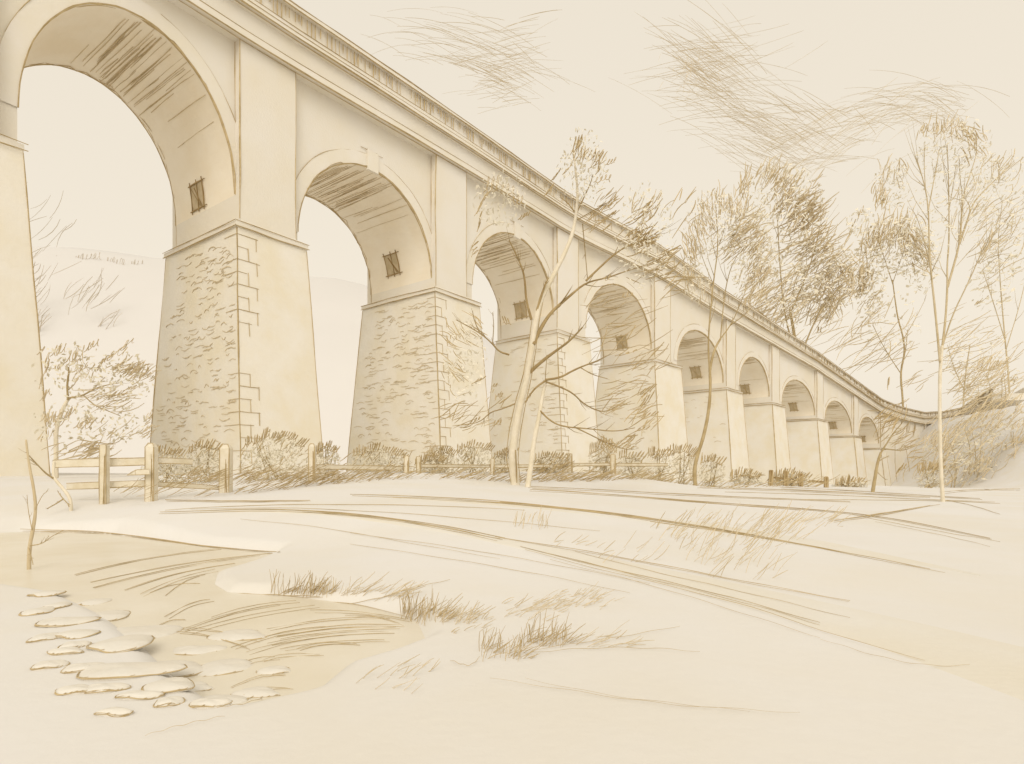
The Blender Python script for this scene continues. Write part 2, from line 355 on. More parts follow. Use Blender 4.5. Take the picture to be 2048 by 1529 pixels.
# bays
def bay(k):
    A0 = Rp[k]; A, B = Rp[k]+U[k]*Ins[k], Fp[k+1]; A2, B2 = A+Nn[k]*WD, B+Nn[k+1]*WD; za, zb = Zs[k], Zs[k+1]
    r = RR[k]; span = (B-A).length
    def pt(s, n, z): return A.lerp(B, s).lerp(A2.lerp(B2, s), n/WD) + up*z
    def top(s): return lerp(za, zb, s)
    cr = CR[k]
    def arch(s, ex=0.0):
        c = max(-1, min(1, 2*s-1)); return lerp(za, zb, s) - cr - r + (r+ex)*math.sqrt(max(0, 1-c*c))
    NS = 40; ss_ = [.5-.5*math.cos(math.pi*i/NS) for i in range(NS+1)]
    m = MB()
    m.grid([[pt(s, 0, arch(s)), pt(s, 0, lerp(arch(s), top(s), .5)), pt(s, 0, top(s))] for s in ss_])
    m.grid([[pt(s, WD, top(s)), pt(s, WD, arch(s))] for s in ss_])
    za0 = za-cr-r
    for n in (0, WD): m.quad(A0+Nn[k]*n+up*za0, A+Nn[k]*n+up*za0, A+Nn[k]*n+up*za, A0+Nn[k]*n+up*za)
    m.build('spandrel', M['stone'], vroot)
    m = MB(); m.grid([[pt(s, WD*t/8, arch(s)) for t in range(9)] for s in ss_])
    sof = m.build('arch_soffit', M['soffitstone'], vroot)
    dd = A.lerp(B, .5).y; lw = .028 + .00042*dd
    # ring of voussoirs, slightly proud, with keystone
    m = MB(); th = .95
    def ring(s, e):                                          # e metres outside the curve
        c = 2*s-1; an = math.acos(max(-1, min(1, -c))); hs = span/2
        return pt(.5 + (hs+e)/span*(-math.cos(an)), -.07, lerp(za, zb, s)-cr-r+(r+e)*math.sin(an))
    m.grid([[ring(s, .0), ring(s, th)] for s in ss_]); m.grid([[ring(s, th), pt(.5+(span/2+th)/span*(2*s-1), 0, arch(s)+(th)*math.sqrt(max(0,1-(2*s-1)**2)))] for s in ss_])
    m.grid([[pt(s, 0.0, arch(s)), ring(s, 0)] for s in ss_])
    rg = m.build('arch_ring', M['trimstone'], vroot)
    if k in (2, 3):
        m = MB(); kc = ring(.5, .5); uu = (B-A).normalized(); m.box(kc-Nn[k]*.05, uu*.5, Nn[k]*.1, up*.75); m.build('keystone', M['trimstone'], rg)
    m = MB()
    for rep in range(3):
        q = [pt(s, -.08 if rep != 1 else .02, arch(s)) + Vector((0, 0, .05*rep*R.uniform(-1, 1))) for s in ss_]
        i0 = [0, 12, 6][rep]; m.stroke(q[i0:], lw*[1.25, 1.2, .7][rep], .035)
    q = [ring(s, th) for s in ss_]; m.stroke(q[5:20], lw*.5, .03); m.stroke(q[22:37], lw*.55, .03)
    if k in (2, 3):
        for s in (.47, .53): m.stroke([ring(s, 0), ring(s, 1.4)], lw*.6, .02, step=.3)
        m.stroke([ring(.43, 1.35), ring(.57, 1.35)], lw*.5, .02, step=.3)
    m.build('edge_trim', M['mid'], rg)
    m = MB()
    for rep in range(3):
        q = [pt(s, WD+.06-.25*rep*R.random(), arch(s)+R.uniform(-.06,.06)*rep) for s in ss_]; m.stroke(q[[0, 8, 14][rep]:[41, 38, 36][rep]], lw*[.95, .8, .6][rep], .035)
    m.build('edge_trim', M['mid'], sof)
    # bedding joints of the barrel
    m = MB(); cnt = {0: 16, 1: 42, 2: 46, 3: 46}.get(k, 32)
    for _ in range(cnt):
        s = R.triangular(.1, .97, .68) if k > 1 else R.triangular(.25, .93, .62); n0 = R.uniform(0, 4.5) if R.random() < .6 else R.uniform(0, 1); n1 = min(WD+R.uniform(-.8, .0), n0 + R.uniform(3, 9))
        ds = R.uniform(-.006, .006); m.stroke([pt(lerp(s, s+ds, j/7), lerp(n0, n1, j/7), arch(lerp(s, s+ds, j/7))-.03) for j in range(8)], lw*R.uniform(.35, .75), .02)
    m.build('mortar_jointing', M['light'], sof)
for k in range(npier-1): bay(k)
# courses, cornice, balustrade and deck swept along the whole length
st = []
for k in range(npier): st += [(Fp[k], Nn[k], Zs[k]), (Rp[k], Nn[k], Zs[k]+(Zs[min(k+1, npier-1)]-Zs[k])*Wk[k]/((Fp[min(k+1, npier-1)]-Fp[k]).length+1e-6 if k < npier-1 else 1e9))]
ext = [(1785,833,199),(1809,840,207),(1844,847,214),(1883,845,217),(1923,838,215),(1961,818,208),(1990,800,198)]
ep = [P(*e) for e in ext]
for i, p in enumerate(ep):
    a = ep[i-1] if i else Rp[-1] + up*p.z; b = ep[min(i+1, len(ep)-1)]; t = Vector((b.x-a.x, b.y-a.y, 0)).normalized(); st.append((Vector((p.x, p.y, 0)), Vector((-t.y, t.x, 0)), p.z))
# refine by linear steps
fine = []
for (a, na_, za), (b, nb_, zb) in zip(st, st[1:]):
    m_ = max(1, int((b-a).length/3)); fine += [(a.lerp(b, j/m_), na_.lerp(nb_, j/m_).normalized(), lerp(za, zb, j/m_)) for j in range(m_)]
fine.append(st[-1])
def sweep(name, prof, m, parent):
    mb = MB(); rows = [[p + n*o + up*(z+h) for (o, h) in prof] + [p + n*prof[0][0] + up*(z+prof[0][1])] for p, n, z in fine]; mb.grid(rows)
    mb.poly(rows[0][:-1]); mb.poly(rows[-1][:-1][::-1]); return mb.build(name, m, parent)
def rect(o0, o1, h0, h1): return [(o0, h0), (o1, h0), (o1, h1), (o0, h1)]
def trim(parent, lines, m):
    mb = MB()
    for (o, h, f, reps) in lines:
        for rep in range(reps):
            for i in range(0, len(fine)-1, 9):
                seg = fine[max(0, i-R.randint(0, 3)):i+10+R.randint(0, 3)]
                if len(seg) > 1: mb.stroke([p + n*o + up*(z+h+R.uniform(-.05, .05)*rep) for p, n, z in seg], (.030+.00042*seg[0][0].y)*f, .022)
    mb.build('edge_trim', m, parent)
sc = sweep('string_course', rect(-.95, WD+.95, -.32, .12), M['trimstone'], vroot)
trim(sc, [(-.96, -.34, 1.15, 2), (-.96, .13, .6, 1), (-.6, -.36, .8, 1)], M['mid'])
fa = sweep('fascia', rect(-.72, WD+.72, .124, 1.5), M['stone'], vroot)
co = sweep('cornice', [(-.74, 1.504), (WD+.74, 1.504), (WD+1.15, 1.62), (WD+1.15, 1.9), (-1.15, 1.9), (-1.15, 1.62)], M['trimstone'], vroot)
trim(co, [(-1.16, 1.6, 1.2, 2), (-1.16, 1.92, .85, 1), (-.95, 1.53, .8, 1)], M['mid'])
pl = sweep('plinth', rect(-.95, -.3, 1.904, 2.35), M['trimstone'], vroot); trim(pl, [(-.96, 2.36, .8, 1)], M['mid'])
cpg = sweep('coping', rect(-.98, -.25, 3.62, 3.88), M['trimstone'], vroot); trim(cpg, [(-.99, 3.6, 1.0, 2), (-.99, 3.89, .7, 2)], M['mid'])
sweep('parapet', rect(WD+.3, WD+.9, 1.904, 3.8), M['stone'], vroot)
mb = MB(); wl = MB()
for i, ((p, n, z), (p2, n2, z2)) in enumerate(zip(fine, fine[1:])):
    wl.quad(p - n*.62 + up*(z+2.354), p2 - n2*.62 + up*(z2+2.354), p2 - n2*.62 + up*(z2+3.616), p - n*.62 + up*(z+3.616))
    wl.quad(p2 - n2*.5 + up*(z2+2.354), p - n*.5 + up*(z+2.354), p - n*.5 + up*(z+3.616), p2 - n2*.5 + up*(z2+3.616))
    L = (p2-p).length; cnt = int(L/.3) if p.y < 72 else int(L/.8); far = p.y
    for j in range(cnt):
        if R.random() < .12: continue
        q = p.lerp(p2, (j+R.random()*.6)/cnt) - n*.72; zz_ = lerp(z, z2, j/cnt); h0 = 3.55; h1 = R.choice([2.5, 2.6, 2.9, 3.1])
        if p.y > 58 and R.random() < .35: continue
        mb.stroke([q+up*(zz_+h0), q+up*(zz_+(h0+h1)/2), q+up*(zz_+h1)], (.034+.0004*far)*R.uniform(.6, 1.2), .01)
bal = wl.build('balustrade', M['stone'], vroot); mb.build('baluster_screen', M['mid'], bal)
# approach wall beyond the last arch, down into the hillside
mb = MB(); rows = []
tail = [(Rp[-1], Nn[-1], Zs[-1])] + st[-len(ext):]
for (p, n, z) in tail: rows.append([p + n*0. + up*z, p - n*.4 + up*(z-9), p - n*1.4 + up*(z-26)])
mb.grid(rows); mb.build('abutment', M['stone'], vroot)
mb = MB()
for (p, n, z), (p2, n2, z2) in zip(tail[2:], tail[3:]):
    for j in range(8):
        q = p.lerp(p2, R.random()) - n*.3; zt = lerp(z, z2, .5)-R.uniform(.3, 2); dr = R.uniform(2, 6); mb.stroke([q+up*zt, q+up*(zt-dr*.5)+Vector((-.4,-.4,0)), q+up*(zt-dr)+Vector((-1.2,-.8,0))], .08, .1)
for q0, z0 in ((P(1809,886,200), 0),):
    pts = [P(1800,905,194), P(1806,886,194), P(1812,895,194), P(1818,935,194), P(1823,972,194)]; mb.stroke(smooth(pts), .11, .05)
    mb.stroke([P(1790,886,194), P(1790,925,194), P(1795,975,194)], .08, .05)
mb.build('edge_trim', M['mid'], vroot)

# ------------------------------------------------------------------ drawn-leaf helpers for foliage and grass
def blade(mb, p, v, r, bend=.15, n=5):
    side = Vector((R.gauss(0,1), R.gauss(0,1), R.gauss(0,1))); side = (side - v.normalized()*side.dot(v.normalized())).normalized()*v.length*bend*R.uniform(-1, 1)
    pts = [p + v*(j/(n-1)) + side*(4*(j/(n-1))*(1-j/(n-1))) for j in range(n)]
    mb.tube(pts, [r*(.5+.9*math.sin(math.pi*(.1+.8*j/(n-1)))) for j in range(n)], 3, cap=False)
def tuft(mb, px, py, rx, ry, n, ang, L, d, wpx=1.0, spread=14, depth=None):
    dp = (rx/F*d) if depth is None else depth
    for _ in range(n):
        a = R.random()*2*math.pi; q = math.sqrt(R.random()); x = px+rx*q*math.cos(a); y = py+ry*q*math.sin(a); d1 = d + R.uniform(-1, 1)*dp
        l = L*R.uniform(.5, 1.2)/F*d; t = math.radians(ang+R.gauss(0, spread)); v = Vector((math.cos(t), R.uniform(-.45, .45), math.sin(t)))*l
        p = P(x, y, d); p = Vector((p.x, d1, p.z)); blade(mb, p-v*.5, v, wpx*.66/F*d*R.uniform(.6, 1.25))
def scrib(mb, px, py, w_, h, n, ang, d, prog=0, wpx=1.05, depth=None):     # a run of looped leaves
    dp = (.3*w_/F*d) if depth is None else depth; ca, sa = math.cos(math.radians(ang)), math.sin(math.radians(ang)); cg, sg = math.cos(math.radians(prog)), math.sin(math.radians(prog))
    pts = []; d1 = d+R.uniform(-dp, dp); K = n*8; hh = h
    for i in range(K+1):
        t = i/8
        if i % 8 == 0: hh = h*R.uniform(.55, 1.15)
        x = w_*(t/n-.5) + .38*w_/n*math.sin(2*math.pi*t); y = -.5*hh*math.cos(2*math.pi*t)
        X = px + x*cg + y*ca; Y = py - (x*sg + y*sa); q = P(X, Y, d); pts.append(Vector((q.x, d1 + dp*.5*math.sin(t*1.7), q.z)))
    mb.tube(pts, [wpx*.85/F*d*R.uniform(.6, 1.2) for _ in pts], 3, cap=False)
def leafmass(mb, px, py, rx, ry, n, size, d, flat=False):                # broad leaves through a volume
    for _ in range(n):
        while True:
            a, b, c = R.uniform(-1,1), R.uniform(-1,1), R.uniform(-1,1)
            if a*a+b*b+c*c < 1: break
        if flat and b < -.2: b = -b*.5
        p = P(px+a*rx, py-b*ry, d) ; p = Vector((p.x, d+c*rx/F*d*.8, p.z)); s = size*R.uniform(.6, 1.3)
        e1 = Vector((R.gauss(0,1), R.gauss(0,1), R.gauss(0,1))).normalized(); e2 = e1.orthogonal().normalized()
        mb.poly([p-e1*s, p+e2*s*.45, p+e1*s, p-e2*s*.45])
def limb(px_pts, w0, w1, d, d1=None, m='bark', name='branch', parent=None, wig=.0):
    d1 = d if d1 is None else d1; n = len(px_pts); q = []
    for i, (x, y) in enumerate(px_pts): dd = lerp(d, d1, (i/(n-1))**1.3); q.append(P(x, y, dd))
    q = smooth(q, 2); k = len(q); rr = [max(lerp(w0, w1, j/(k-1))*.58/F*d, .002)*R.uniform(.93, 1.07) for j in range(k)]
    mb = MB(); mb.tube(q, rr, 7 if w0 > 3 else 4)
    if name == 'branch' and k > 4:                          # side twigs, forking forward off the limb
        for _ in range(max(3, int(k/3))):
            i = R.randint(int(k*.35), k-2); t = (q[i+1]-q[i]).normalized(); L = (q[-1]-q[0]).length*R.uniform(.10, .24); sd_ = Vector((R.gauss(0,1), R.gauss(0,.7), R.gauss(.3,1))).normalized()
            v = (t+sd_*R.uniform(.4, .8)).normalized()*L; mb.tube([q[i], q[i]+v*.5+sd_*L*.04, q[i]+v+Vector((0,0,L*.10))], [max(rr[i]*.55, .3/F*d), max(rr[i]*.4, .25/F*d), .2/F*d], 3)
    return mb.build(name, M[m], parent, smooth=True)
def sink(px, py, d):                                        # foot of a plant, a little below the ground at that bearing
    x = (px-CX)/F*d; return Vector((x, d, gz(x, d)))

# ------------------------------------------------------------------ trees
def tree(name, foot, d, label, trunk, branches, tufts=(), scribs=(), mass=(), cat='tree', tm='bark', lm='mid', group=None, bm='bark', gm='ochre'):
    b = sink(foot[0], foot[1], d); root = thing(name, b, label, cat, group)
    pts, w0, w1, dz = trunk; zfoot = YH-(b.z-.1)/d*F
    limb([(pts[0][0], max(pts[0][1], zfoot))]+list(pts), w0, w1, d, d+dz, tm, 'trunk', root)
    for (pts, w0, w1, da, db) in branches: limb(pts, w0, w1, d+da, d+db, bm, 'branch', root)
    if tufts or scribs:
        mb = MB()
        for t in tufts: tuft(mb, *t[:7], d+(t[8] if len(t) > 8 else 0), t[7])
        for s in scribs: scrib(mb, *s[:6], d+R.uniform(-1, 1)*d*.02, *s[6:])
        mb.build('foliage', M[lm], root)
    if mass:
        mb = MB()
        for x in mass: leafmass(mb, x[0], x[1], x[2], x[3], x[4], x[5]/F*d, d)
        mb.build('leaves', M[gm], root)
    return root
# tall slender tree in front of the third and fourth arches
main = tree('slender_tree', (1030,968), 20.5, 'tall slender tree with a pale forked trunk in front of the third arch', 
 ([(1030,968),(1024,915),(1030,860),(1042,800),(1055,750),(1064,690),(1072,640),(1080,600),(1105,555),(1128,510),(1145,470),(1152,430),(1156,385),(1150,335),(1148,300)], 18, 2.2, .8),
 [([(1056,748),(1085,722),(1112,702),(1140,682),(1165,655)], 7, 2, .2, -1.2), ([(1066,690),(1085,650),(1105,622),(1140,592),(1172,565),(1215,556)], 8, 2, .2, 1.6),
  ([(1172,562),(1200,535),(1225,512),(1250,494),(1290,480),(1330,455)], 4, 1.5, 1, 2.2), ([(1063,640),(1052,600),(1050,560),(1044,535),(1030,505),(1018,480)], 5, 1.5, .3, -.8),
  ([(1070,640),(1078,605),(1090,570),(1098,555)], 6, 1.5, .3, .1), ([(1154,425),(1168,395),(1180,370),(1186,350)], 3, 1.2, .7, .2), ([(1153,430),(1135,405),(1120,395)], 2.5, 1, .7, 1),
  ([(1215,556),(1260,540),(1310,525),(1345,500)], 2.5, 1, 1.6, 2.4), ([(1165,448),(1170,500),(1175,558)], 2, 1.5, .9, 1.2), ([(1155,440),(1190,420),(1225,400)], 2, 1, .7, 0),
  ([(1018,710),(998,704),(985,688),(965,670),(940,655),(912,640)], 3.5, 1.2, .2, -1), ([(985,688),(988,650),(985,625)], 2, 1, .1, -.1), ([(1030,808),(1000,820),(982,824),(960,845),(930,850)], 2.5, 1, 0, -.7), ([(960,668),(948,640),(945,622)],2,1,-.5,-.6)],
 tufts=[(1160,300,14,22,16,70,26,1.2),(1195,320,16,16,14,60,24,1.2),(1220,400,25,20,18,35,30,1.1),(1205,430,30,22,18,35,36,1.1),(1290,410,28,34,26,55,36,1.3,2),(1275,455,34,30,26,38,44,1.3,2),(1285,480,26,20,18,30,40,1.3,2),
  (1365,420,34,40,10,52,46,1.2,2),(1330,525,34,16,24,28,34,1.4,2),(1320,560,60,30,18,20,60,1.1,2),(1245,620,60,50,18,22,70,1.0,1.6),(1250,690,70,40,16,20,80,1.0,1),(1300,720,30,30,18,45,34,1.2,1),(1290,480,20,12,14,30,30,1.6,2),
  (930,660,40,40,22,130,34,1.1),(905,720,26,60,26,140,26,1.0),(915,830,36,26,20,25,42,1.0),(950,830,50,40,16,25,34,.9),(990,800,30,30,8,60,16,1.0)],
 scribs=[(1155,285,22,34,3,75,30),(1190,312,30,26,4,60,-20),(1222,325,18,14,3,60,10),(1135,340,20,12,3,60,40),(1112,352,24,14,3,60,45),(1100,378,22,18,3,60,45),(1205,362,34,16,4,70,5),(1210,410,30,14,3,45,0),(1225,425,26,18,4,40,15),
  (965,400,50,26,5,60,60),(985,370,30,34,3,80,0),(1015,375,34,26,3,80,-20),(1035,400,26,20,3,80,-20),(960,440,30,20,4,70,80),(1050,430,24,16,4,60,20),(950,500,22,20,3,40,90),(1012,640,16,22,3,110,-20),(1215,555,14,14,2,60,0),(1255,590,24,12,3,70,0),
  (1260,670,24,30,4,60,60),(1255,705,40,14,3,30,10),(1295,780,30,30,4,45,20),(1300,830,34,18,4,40,10),(1000,790,14,10,2,70,0),(1010,800,18,20,3,40,30),(950,840,24,14,3,60,20),(995,845,18,14,3,70,0),(960,760,24,14,3,40,20),(990,770,10,10,2,60,0)], tm='barkpale', lm='mid', bm='barkdark', gm='softleaf', mass=[(1165,335,52,76,360,5),(1290,470,60,110,420,5),(1000,400,56,54,240,5),(930,720,46,90,220,5)])
mb = MB()
for (pts, rr) in (([(1041,966),(1036,915),(1042,860),(1052,805),(1063,755),(1072,700),(1078,645),(1086,605)], 1.3), ([(1022,966),(1012,912),(1019,858),(1032,800),(1046,752),(1057,690),(1064,640)], 1.2), ([(1034,966),(1033,930),(1031,900)], 2.2)):
    mb.stroke([P(x, y, 20.28+.3*max(0, (965-y)/400)) for x, y in pts], rr*.9/F*20, .004, step=.25)
mb.build('bark_ridge', M['barkdark'], main)
tree('crooked_tree', (1055,975), 19.3, 'low crooked tree with drooping right hand boughs beside the slender forked tree',
 ([(1055,975),(1062,930),(1068,880),(1078,835),(1084,795),(1091,762)], 12, 5, .2),
 [([(1091,762),(1072,775),(1060,790),(1050,805)], 4, 2, 0, .2), ([(1091,760),(1120,756),(1145,742),(1165,733),(1195,722),(1214,712)], 4.5, 1.5, .1, -1), ([(1160,735),(1185,750),(1215,758)], 2, 1, -.5, -.9),
  ([(1092,764),(1120,774),(1145,786),(1165,806),(1185,818),(1212,826),(1250,802)], 3.5, 1.2, .1, 1.2), ([(1080,822),(1100,842),(1125,854),(1180,858),(1230,864),(1270,856)], 3.5, 1.2, .1, -.8), ([(1150,855),(1185,872),(1210,885),(1250,900),(1266,898)], 2.5, 1, 0, -.6), ([(1078,835),(1088,790),(1092,740),(1094,710)], 2, 1, .1, .4)],
 tufts=[(1235,800,30,20,16,20,46,1.0),(1290,840,30,30,24,35,36,1.1),(1262,880,20,14,14,30,26,1.2),(1215,890,18,16,14,120,24,1.1),(1255,770,40,20,14,10,46,.9),(1285,800,20,30,12,60,30,1.1)], bm='barkdark', scribs=[(1255,893,30,14,4,40,-10),(1215,885,24,24,4,80,-30),(1285,858,26,14,3,40,10),(1294,800,22,30,3,60,30)], tm='barkpale', lm='mid')
tree('round_crowned_tree', (1390,976), 32, 'round crowned tree on a thin bent stem in front of the fifth arch',
 ([(1391,976),(1388,945),(1393,915),(1407,875),(1418,820),(1421,770),(1419,740),(1428,700),(1441,678)], 8, 3.5, .6),
 [([(1419,745),(1416,690),(1420,630),(1427,562),(1437,493),(1432,425)], 3.5, 1.2, .5, -.5), ([(1441,678),(1448,596),(1458,545),(1472,515),(1485,493)], 2.5, 1, .6, 2), ([(1441,678),(1462,650),(1478,615),(1492,580)], 2.5, 1, .6, 1.5), ([(1462,650),(1490,630),(1505,612)], 2, 1, 1, 2), ([(1437,493),(1446,470),(1452,440)], 1.6, .8, 0, -.8), ([(1427,570),(1410,530),(1400,500)], 1.6, .8, 0, -1)],
 tufts=[(1410,430,26,40,44,105,26,1.0),(1385,480,22,40,40,110,28,1.0),(1378,530,16,50,36,100,30,1.0),(1440,405,30,22,40,85,26,1.0),(1470,420,24,26,36,80,26,1.0),(1500,450,26,32,52,40,30,1.1),(1490,480,34,24,52,35,34,1.1),(1520,520,22,40,60,50,30,1.0),(1515,570,24,36,60,45,32,1.0),(1500,555,18,30,24,70,26,1.0),(1497,603,8,14,10,75,24,1.3),(1450,490,40,30,14,40,40,.9),(1400,580,20,30,12,80,26,.9)], lm='light', mass=[(1500,510,48,100,420,5),(1430,450,66,70,420,5),(1390,550,30,70,160,5)], gm='softleaf')
tree('broad_tree', (1600,960), 215, 'broad leafy tree rising behind the balustrade between the round crowned tree and tall right tree',
 ([(1610,960),(1608,860),(1600,760),(1590,680),(1580,620)], 9, 4, 4),
 [([(1600,740),(1570,640),(1560,540),(1555,440)], 3, 1.4, 0, 4), ([(1598,720),(1630,640),(1655,600),(1680,575)], 3, 1.4, 0, -6), ([(1590,690),(1540,640),(1500,610)], 2.5, 1, 0, 6), ([(1575,640),(1610,560),(1630,500),(1640,450)], 2.5, 1, 0, -5)],
 tufts=[(1545,610,60,40,26,36,80,.9),(1600,650,60,30,22,38,60,.9),(1680,680,50,40,14,35,70,.8),(1495,370,20,30,22,80,40,1.2),(1600,380,30,30,16,50,40,1.2),(1540,350,28,22,40,62,38,1.2),(1575,375,26,28,40,58,36,1.2),(1570,400,26,20,26,55,34,1.2),(1610,410,26,22,44,40,38,1.3),(1605,440,28,22,44,42,38,1.4),(1630,420,24,22,24,50,34,1.1),(1600,480,40,34,40,38,46,1.1),(1640,480,30,26,40,38,48,1.2),(1640,520,54,36,30,42,60,1.0),(1670,530,42,34,36,45,54,.9),(1690,540,26,28,26,120,34,.9),(1660,575,40,46,44,48,56,.9),(1645,600,34,40,40,52,52,1.0),(1655,590,22,44,26,118,40,1.0),(1640,630,24,18,18,60,40,1.0),(1690,580,20,44,16,115,44,.9),(1560,560,50,50,30,38,80,1.0),(1550,610,50,40,22,38,90,1.0),(1500,620,40,30,20,35,60,1.0)], lm='light', mass=[(1560,440,90,110,800,6),(1650,560,62,84,600,6),(1560,590,80,70,300,6)], gm='softleaf')
tree('tall_tree', (1885,1005), 22, 'tall bare stemmed tree fanning into thin upright limbs at the right edge',
 ([(1886,1005),(1882,950),(1880,880),(1879,800),(1880,740),(1884,692)], 7, 5, .2),
 [([(1880,725),(1874,660),(1868,600),(1861,539),(1858,480),(1857,419),(1851,378),(1842,345),(1832,315)], 4, 1, .1, -1), ([(1884,700),(1891,640),(1895,573),(1894,530),(1898,488),(1898,420),(1897,351),(1894,290)], 4, 1, .2, .5), ([(1895,575),(1908,530),(1919,488),(1923,430),(1928,385),(1942,345),(1954,306)], 4, 1, .3, 1.6),
  ([(1919,488),(1935,440),(1946,405),(1975,375),(2004,347),(2030,325)], 3.5, 1, .8, 2.2), ([(1886,690),(1905,630),(1933,573),(1948,540),(1963,505),(1974,490),(1982,462)], 2.5, 1, .2, -1), ([(1857,419),(1866,370),(1874,330),(1878,300)], 2.2, .9, -.5, .3), ([(1861,540),(1848,480),(1836,440),(1825,420)], 1.6, .8, 0, -1.2), ([(1851,378),(1848,330),(1850,290)], 1.4, .8, -.6, -1), ([(1926,400),(1920,360),(1918,310)], 1.4, .8, .8, .4), ([(1898,420),(1905,380),(1912,330)], 1.4, .8, .4, 1)],
 tufts=[(1870,255,24,14,20,80,26,1.0),(1910,250,26,14,22,75,26,1.0),(1945,275,18,20,22,125,26,1.0),(1770,355,14,40,16,80,30,1.0),(1760,390,14,26,16,75,28,1.1),(1800,340,10,26,10,85,30,1.0),(1975,480,8,20,8,75,40,1.2),(1950,300,20,20,14,110,30,1.0),(1930,430,34,60,24,75,60,.7)],
 scribs=[(1875,250,46,18,6,80,-5),(1912,250,40,20,5,75,-5),(1935,265,24,26,3,75,-40),(1705,452,24,14,3,70,70),(1720,425,18,14,3,80,60),(1770,400,20,20,3,85,70)], lm='light', gm='softleaf', tm='barkpale', bm='barklight', mass=[(1905,300,70,60,460,5),(1880,420,80,90,300,5),(1785,370,36,50,200,5),(1965,370,46,80,260,5),(1720,445,28,30,110,5)])
tree('arching_tree', (1806,830), 224, 'arching tree with bare lower stem behind the curved end of the parapet',
 ([(1808,905),(1806,800),(1800,748),(1810,705),(1806,672),(1796,640),(1790,600),(1785,560)], 4, 1.6, 3),
 [([(1803,735),(1812,700),(1815,660)], 2, 1, 0, 4), ([(1800,745),(1770,700),(1745,650)], 2, .8, 0, -6), ([(1806,680),(1830,640),(1850,600)], 1.8, .8, 0, 6), ([(1786,570),(1770,520),(1755,480)], 1.6, .8, 3, -4), ([(1786,565),(1805,510),(1822,470)], 1.6, .8, 3, 6)],
 tufts=[(1735,510,14,44,26,80,34,1.0),(1750,470,26,24,26,85,32,1.0),(1780,455,32,30,34,75,36,1.0),(1800,455,30,30,30,80,40,1.0),(1780,485,30,22,22,80,30,1.0),(1828,480,24,34,34,115,38,1.0),(1843,515,18,34,26,118,40,1.0),(1728,560,14,30,36,70,36,1.1),(1740,600,22,14,12,60,30,1.0),(1740,690,50,50,26,32,90,.9),(1760,640,40,30,14,45,50,.9),(1790,720,30,30,8,25,50,.9),(1830,760,20,20,8,40,40,.9)],
 scribs=[(1702,470,24,16,3,65,60),(1725,545,20,20,2,60,0),(1640,660,10,14,2,80,0),(1700,555,26,14,2,60,30),(1776,765,10,22,3,85,80),(1805,805,20,16,3,40,30)], lm='light', gm='softleaf', mass=[(1785,495,76,60,560,6),(1735,570,34,70,240,6),(1842,530,34,60,200,6),(1780,650,60,70,120,6)])
tree('wind_bent_sapling', (1745,985), 32, 'small wind bent sapling with side shoots before the last small arches',
 ([(1745,985),(1750,955),(1755,925),(1762,905)], 7, 4, .1), [([(1762,906),(1775,885),(1790,862),(1802,850),(1810,835)], 3, 1, .1, -.6), ([(1768,898),(1785,900),(1805,902),(1830,893),(1848,886)], 2.5, 1, .1, .8), ([(1755,925),(1765,918),(1778,912)], 2, 1, 0, .3), ([(1755,945),(1765,955),(1772,960)], 1.5, .8, 0, -.3), ([(1800,902),(1815,890),(1832,880)], 1.5, .8, .3, .5)],
 tufts=[(1770,850,16,30,20,40,34,1.0),(1790,840,20,20,16,35,34,1.0),(1805,875,22,16,14,35,30,1.0),(1830,910,14,24,14,10,22,1.1),(1770,830,30,16,10,30,40,.9)], scribs=[(1797,940,18,20,3,60,60),(1805,935,14,16,2,60,20)], tm='bark', lm='mid')
tree('pale_tree', (2020,860), 236, 'faint pale tree at the extreme right edge, high on the slope behind the tall tree',
 ([(2022,860),(2018,760),(2008,660),(2000,560)], 4, 1.5, 3), [([(2010,680),(1985,600),(1965,540)], 2, .8, 0, -5), ([(2012,700),(2040,610),(2060,520)], 2, .8, 0, 5), ([(2001,570),(1995,480),(2005,400)], 1.5, .7, 3, 0)],
 tufts=[(1995,340,30,30,22,70,40,.9),(2000,420,40,50,26,45,50,.9),(1990,520,40,50,22,42,56,.9),(2030,450,30,90,26,50,50,.9)], scribs=[(1985,320,40,18,4,60,-20),(1965,600,26,16,3,50,30)], lm='light', gm='softleaf', bm='barklight', tm='barklight', mass=[(2010,430,60,120,420,6),(1990,560,50,70,200,6)])
tree('pale_tree', (1925,850), 232, 'loose low tree of sweeping twigs between the tall stem and the right edge',
 ([(1928,850),(1926,800),(1932,740),(1940,690)], 3.5, 1.4, 3), [([(1928,790),(1960,740),(1985,715)], 2, .8, 0, 4), ([(1928,780),(1905,730),(1895,690)], 2, .8, 0, -4), ([(1930,800),(1970,780),(2000,765)], 1.6, .7, 0, 3)],
 tufts=[(1940,700,50,50,26,32,66,.8),(1970,760,44,40,24,26,66,.8),(1930,640,40,30,10,35,50,.8)], lm='light', gm='softleaf', bm='barklight', tm='barklight', mass=[(1945,710,60,60,200,5)])
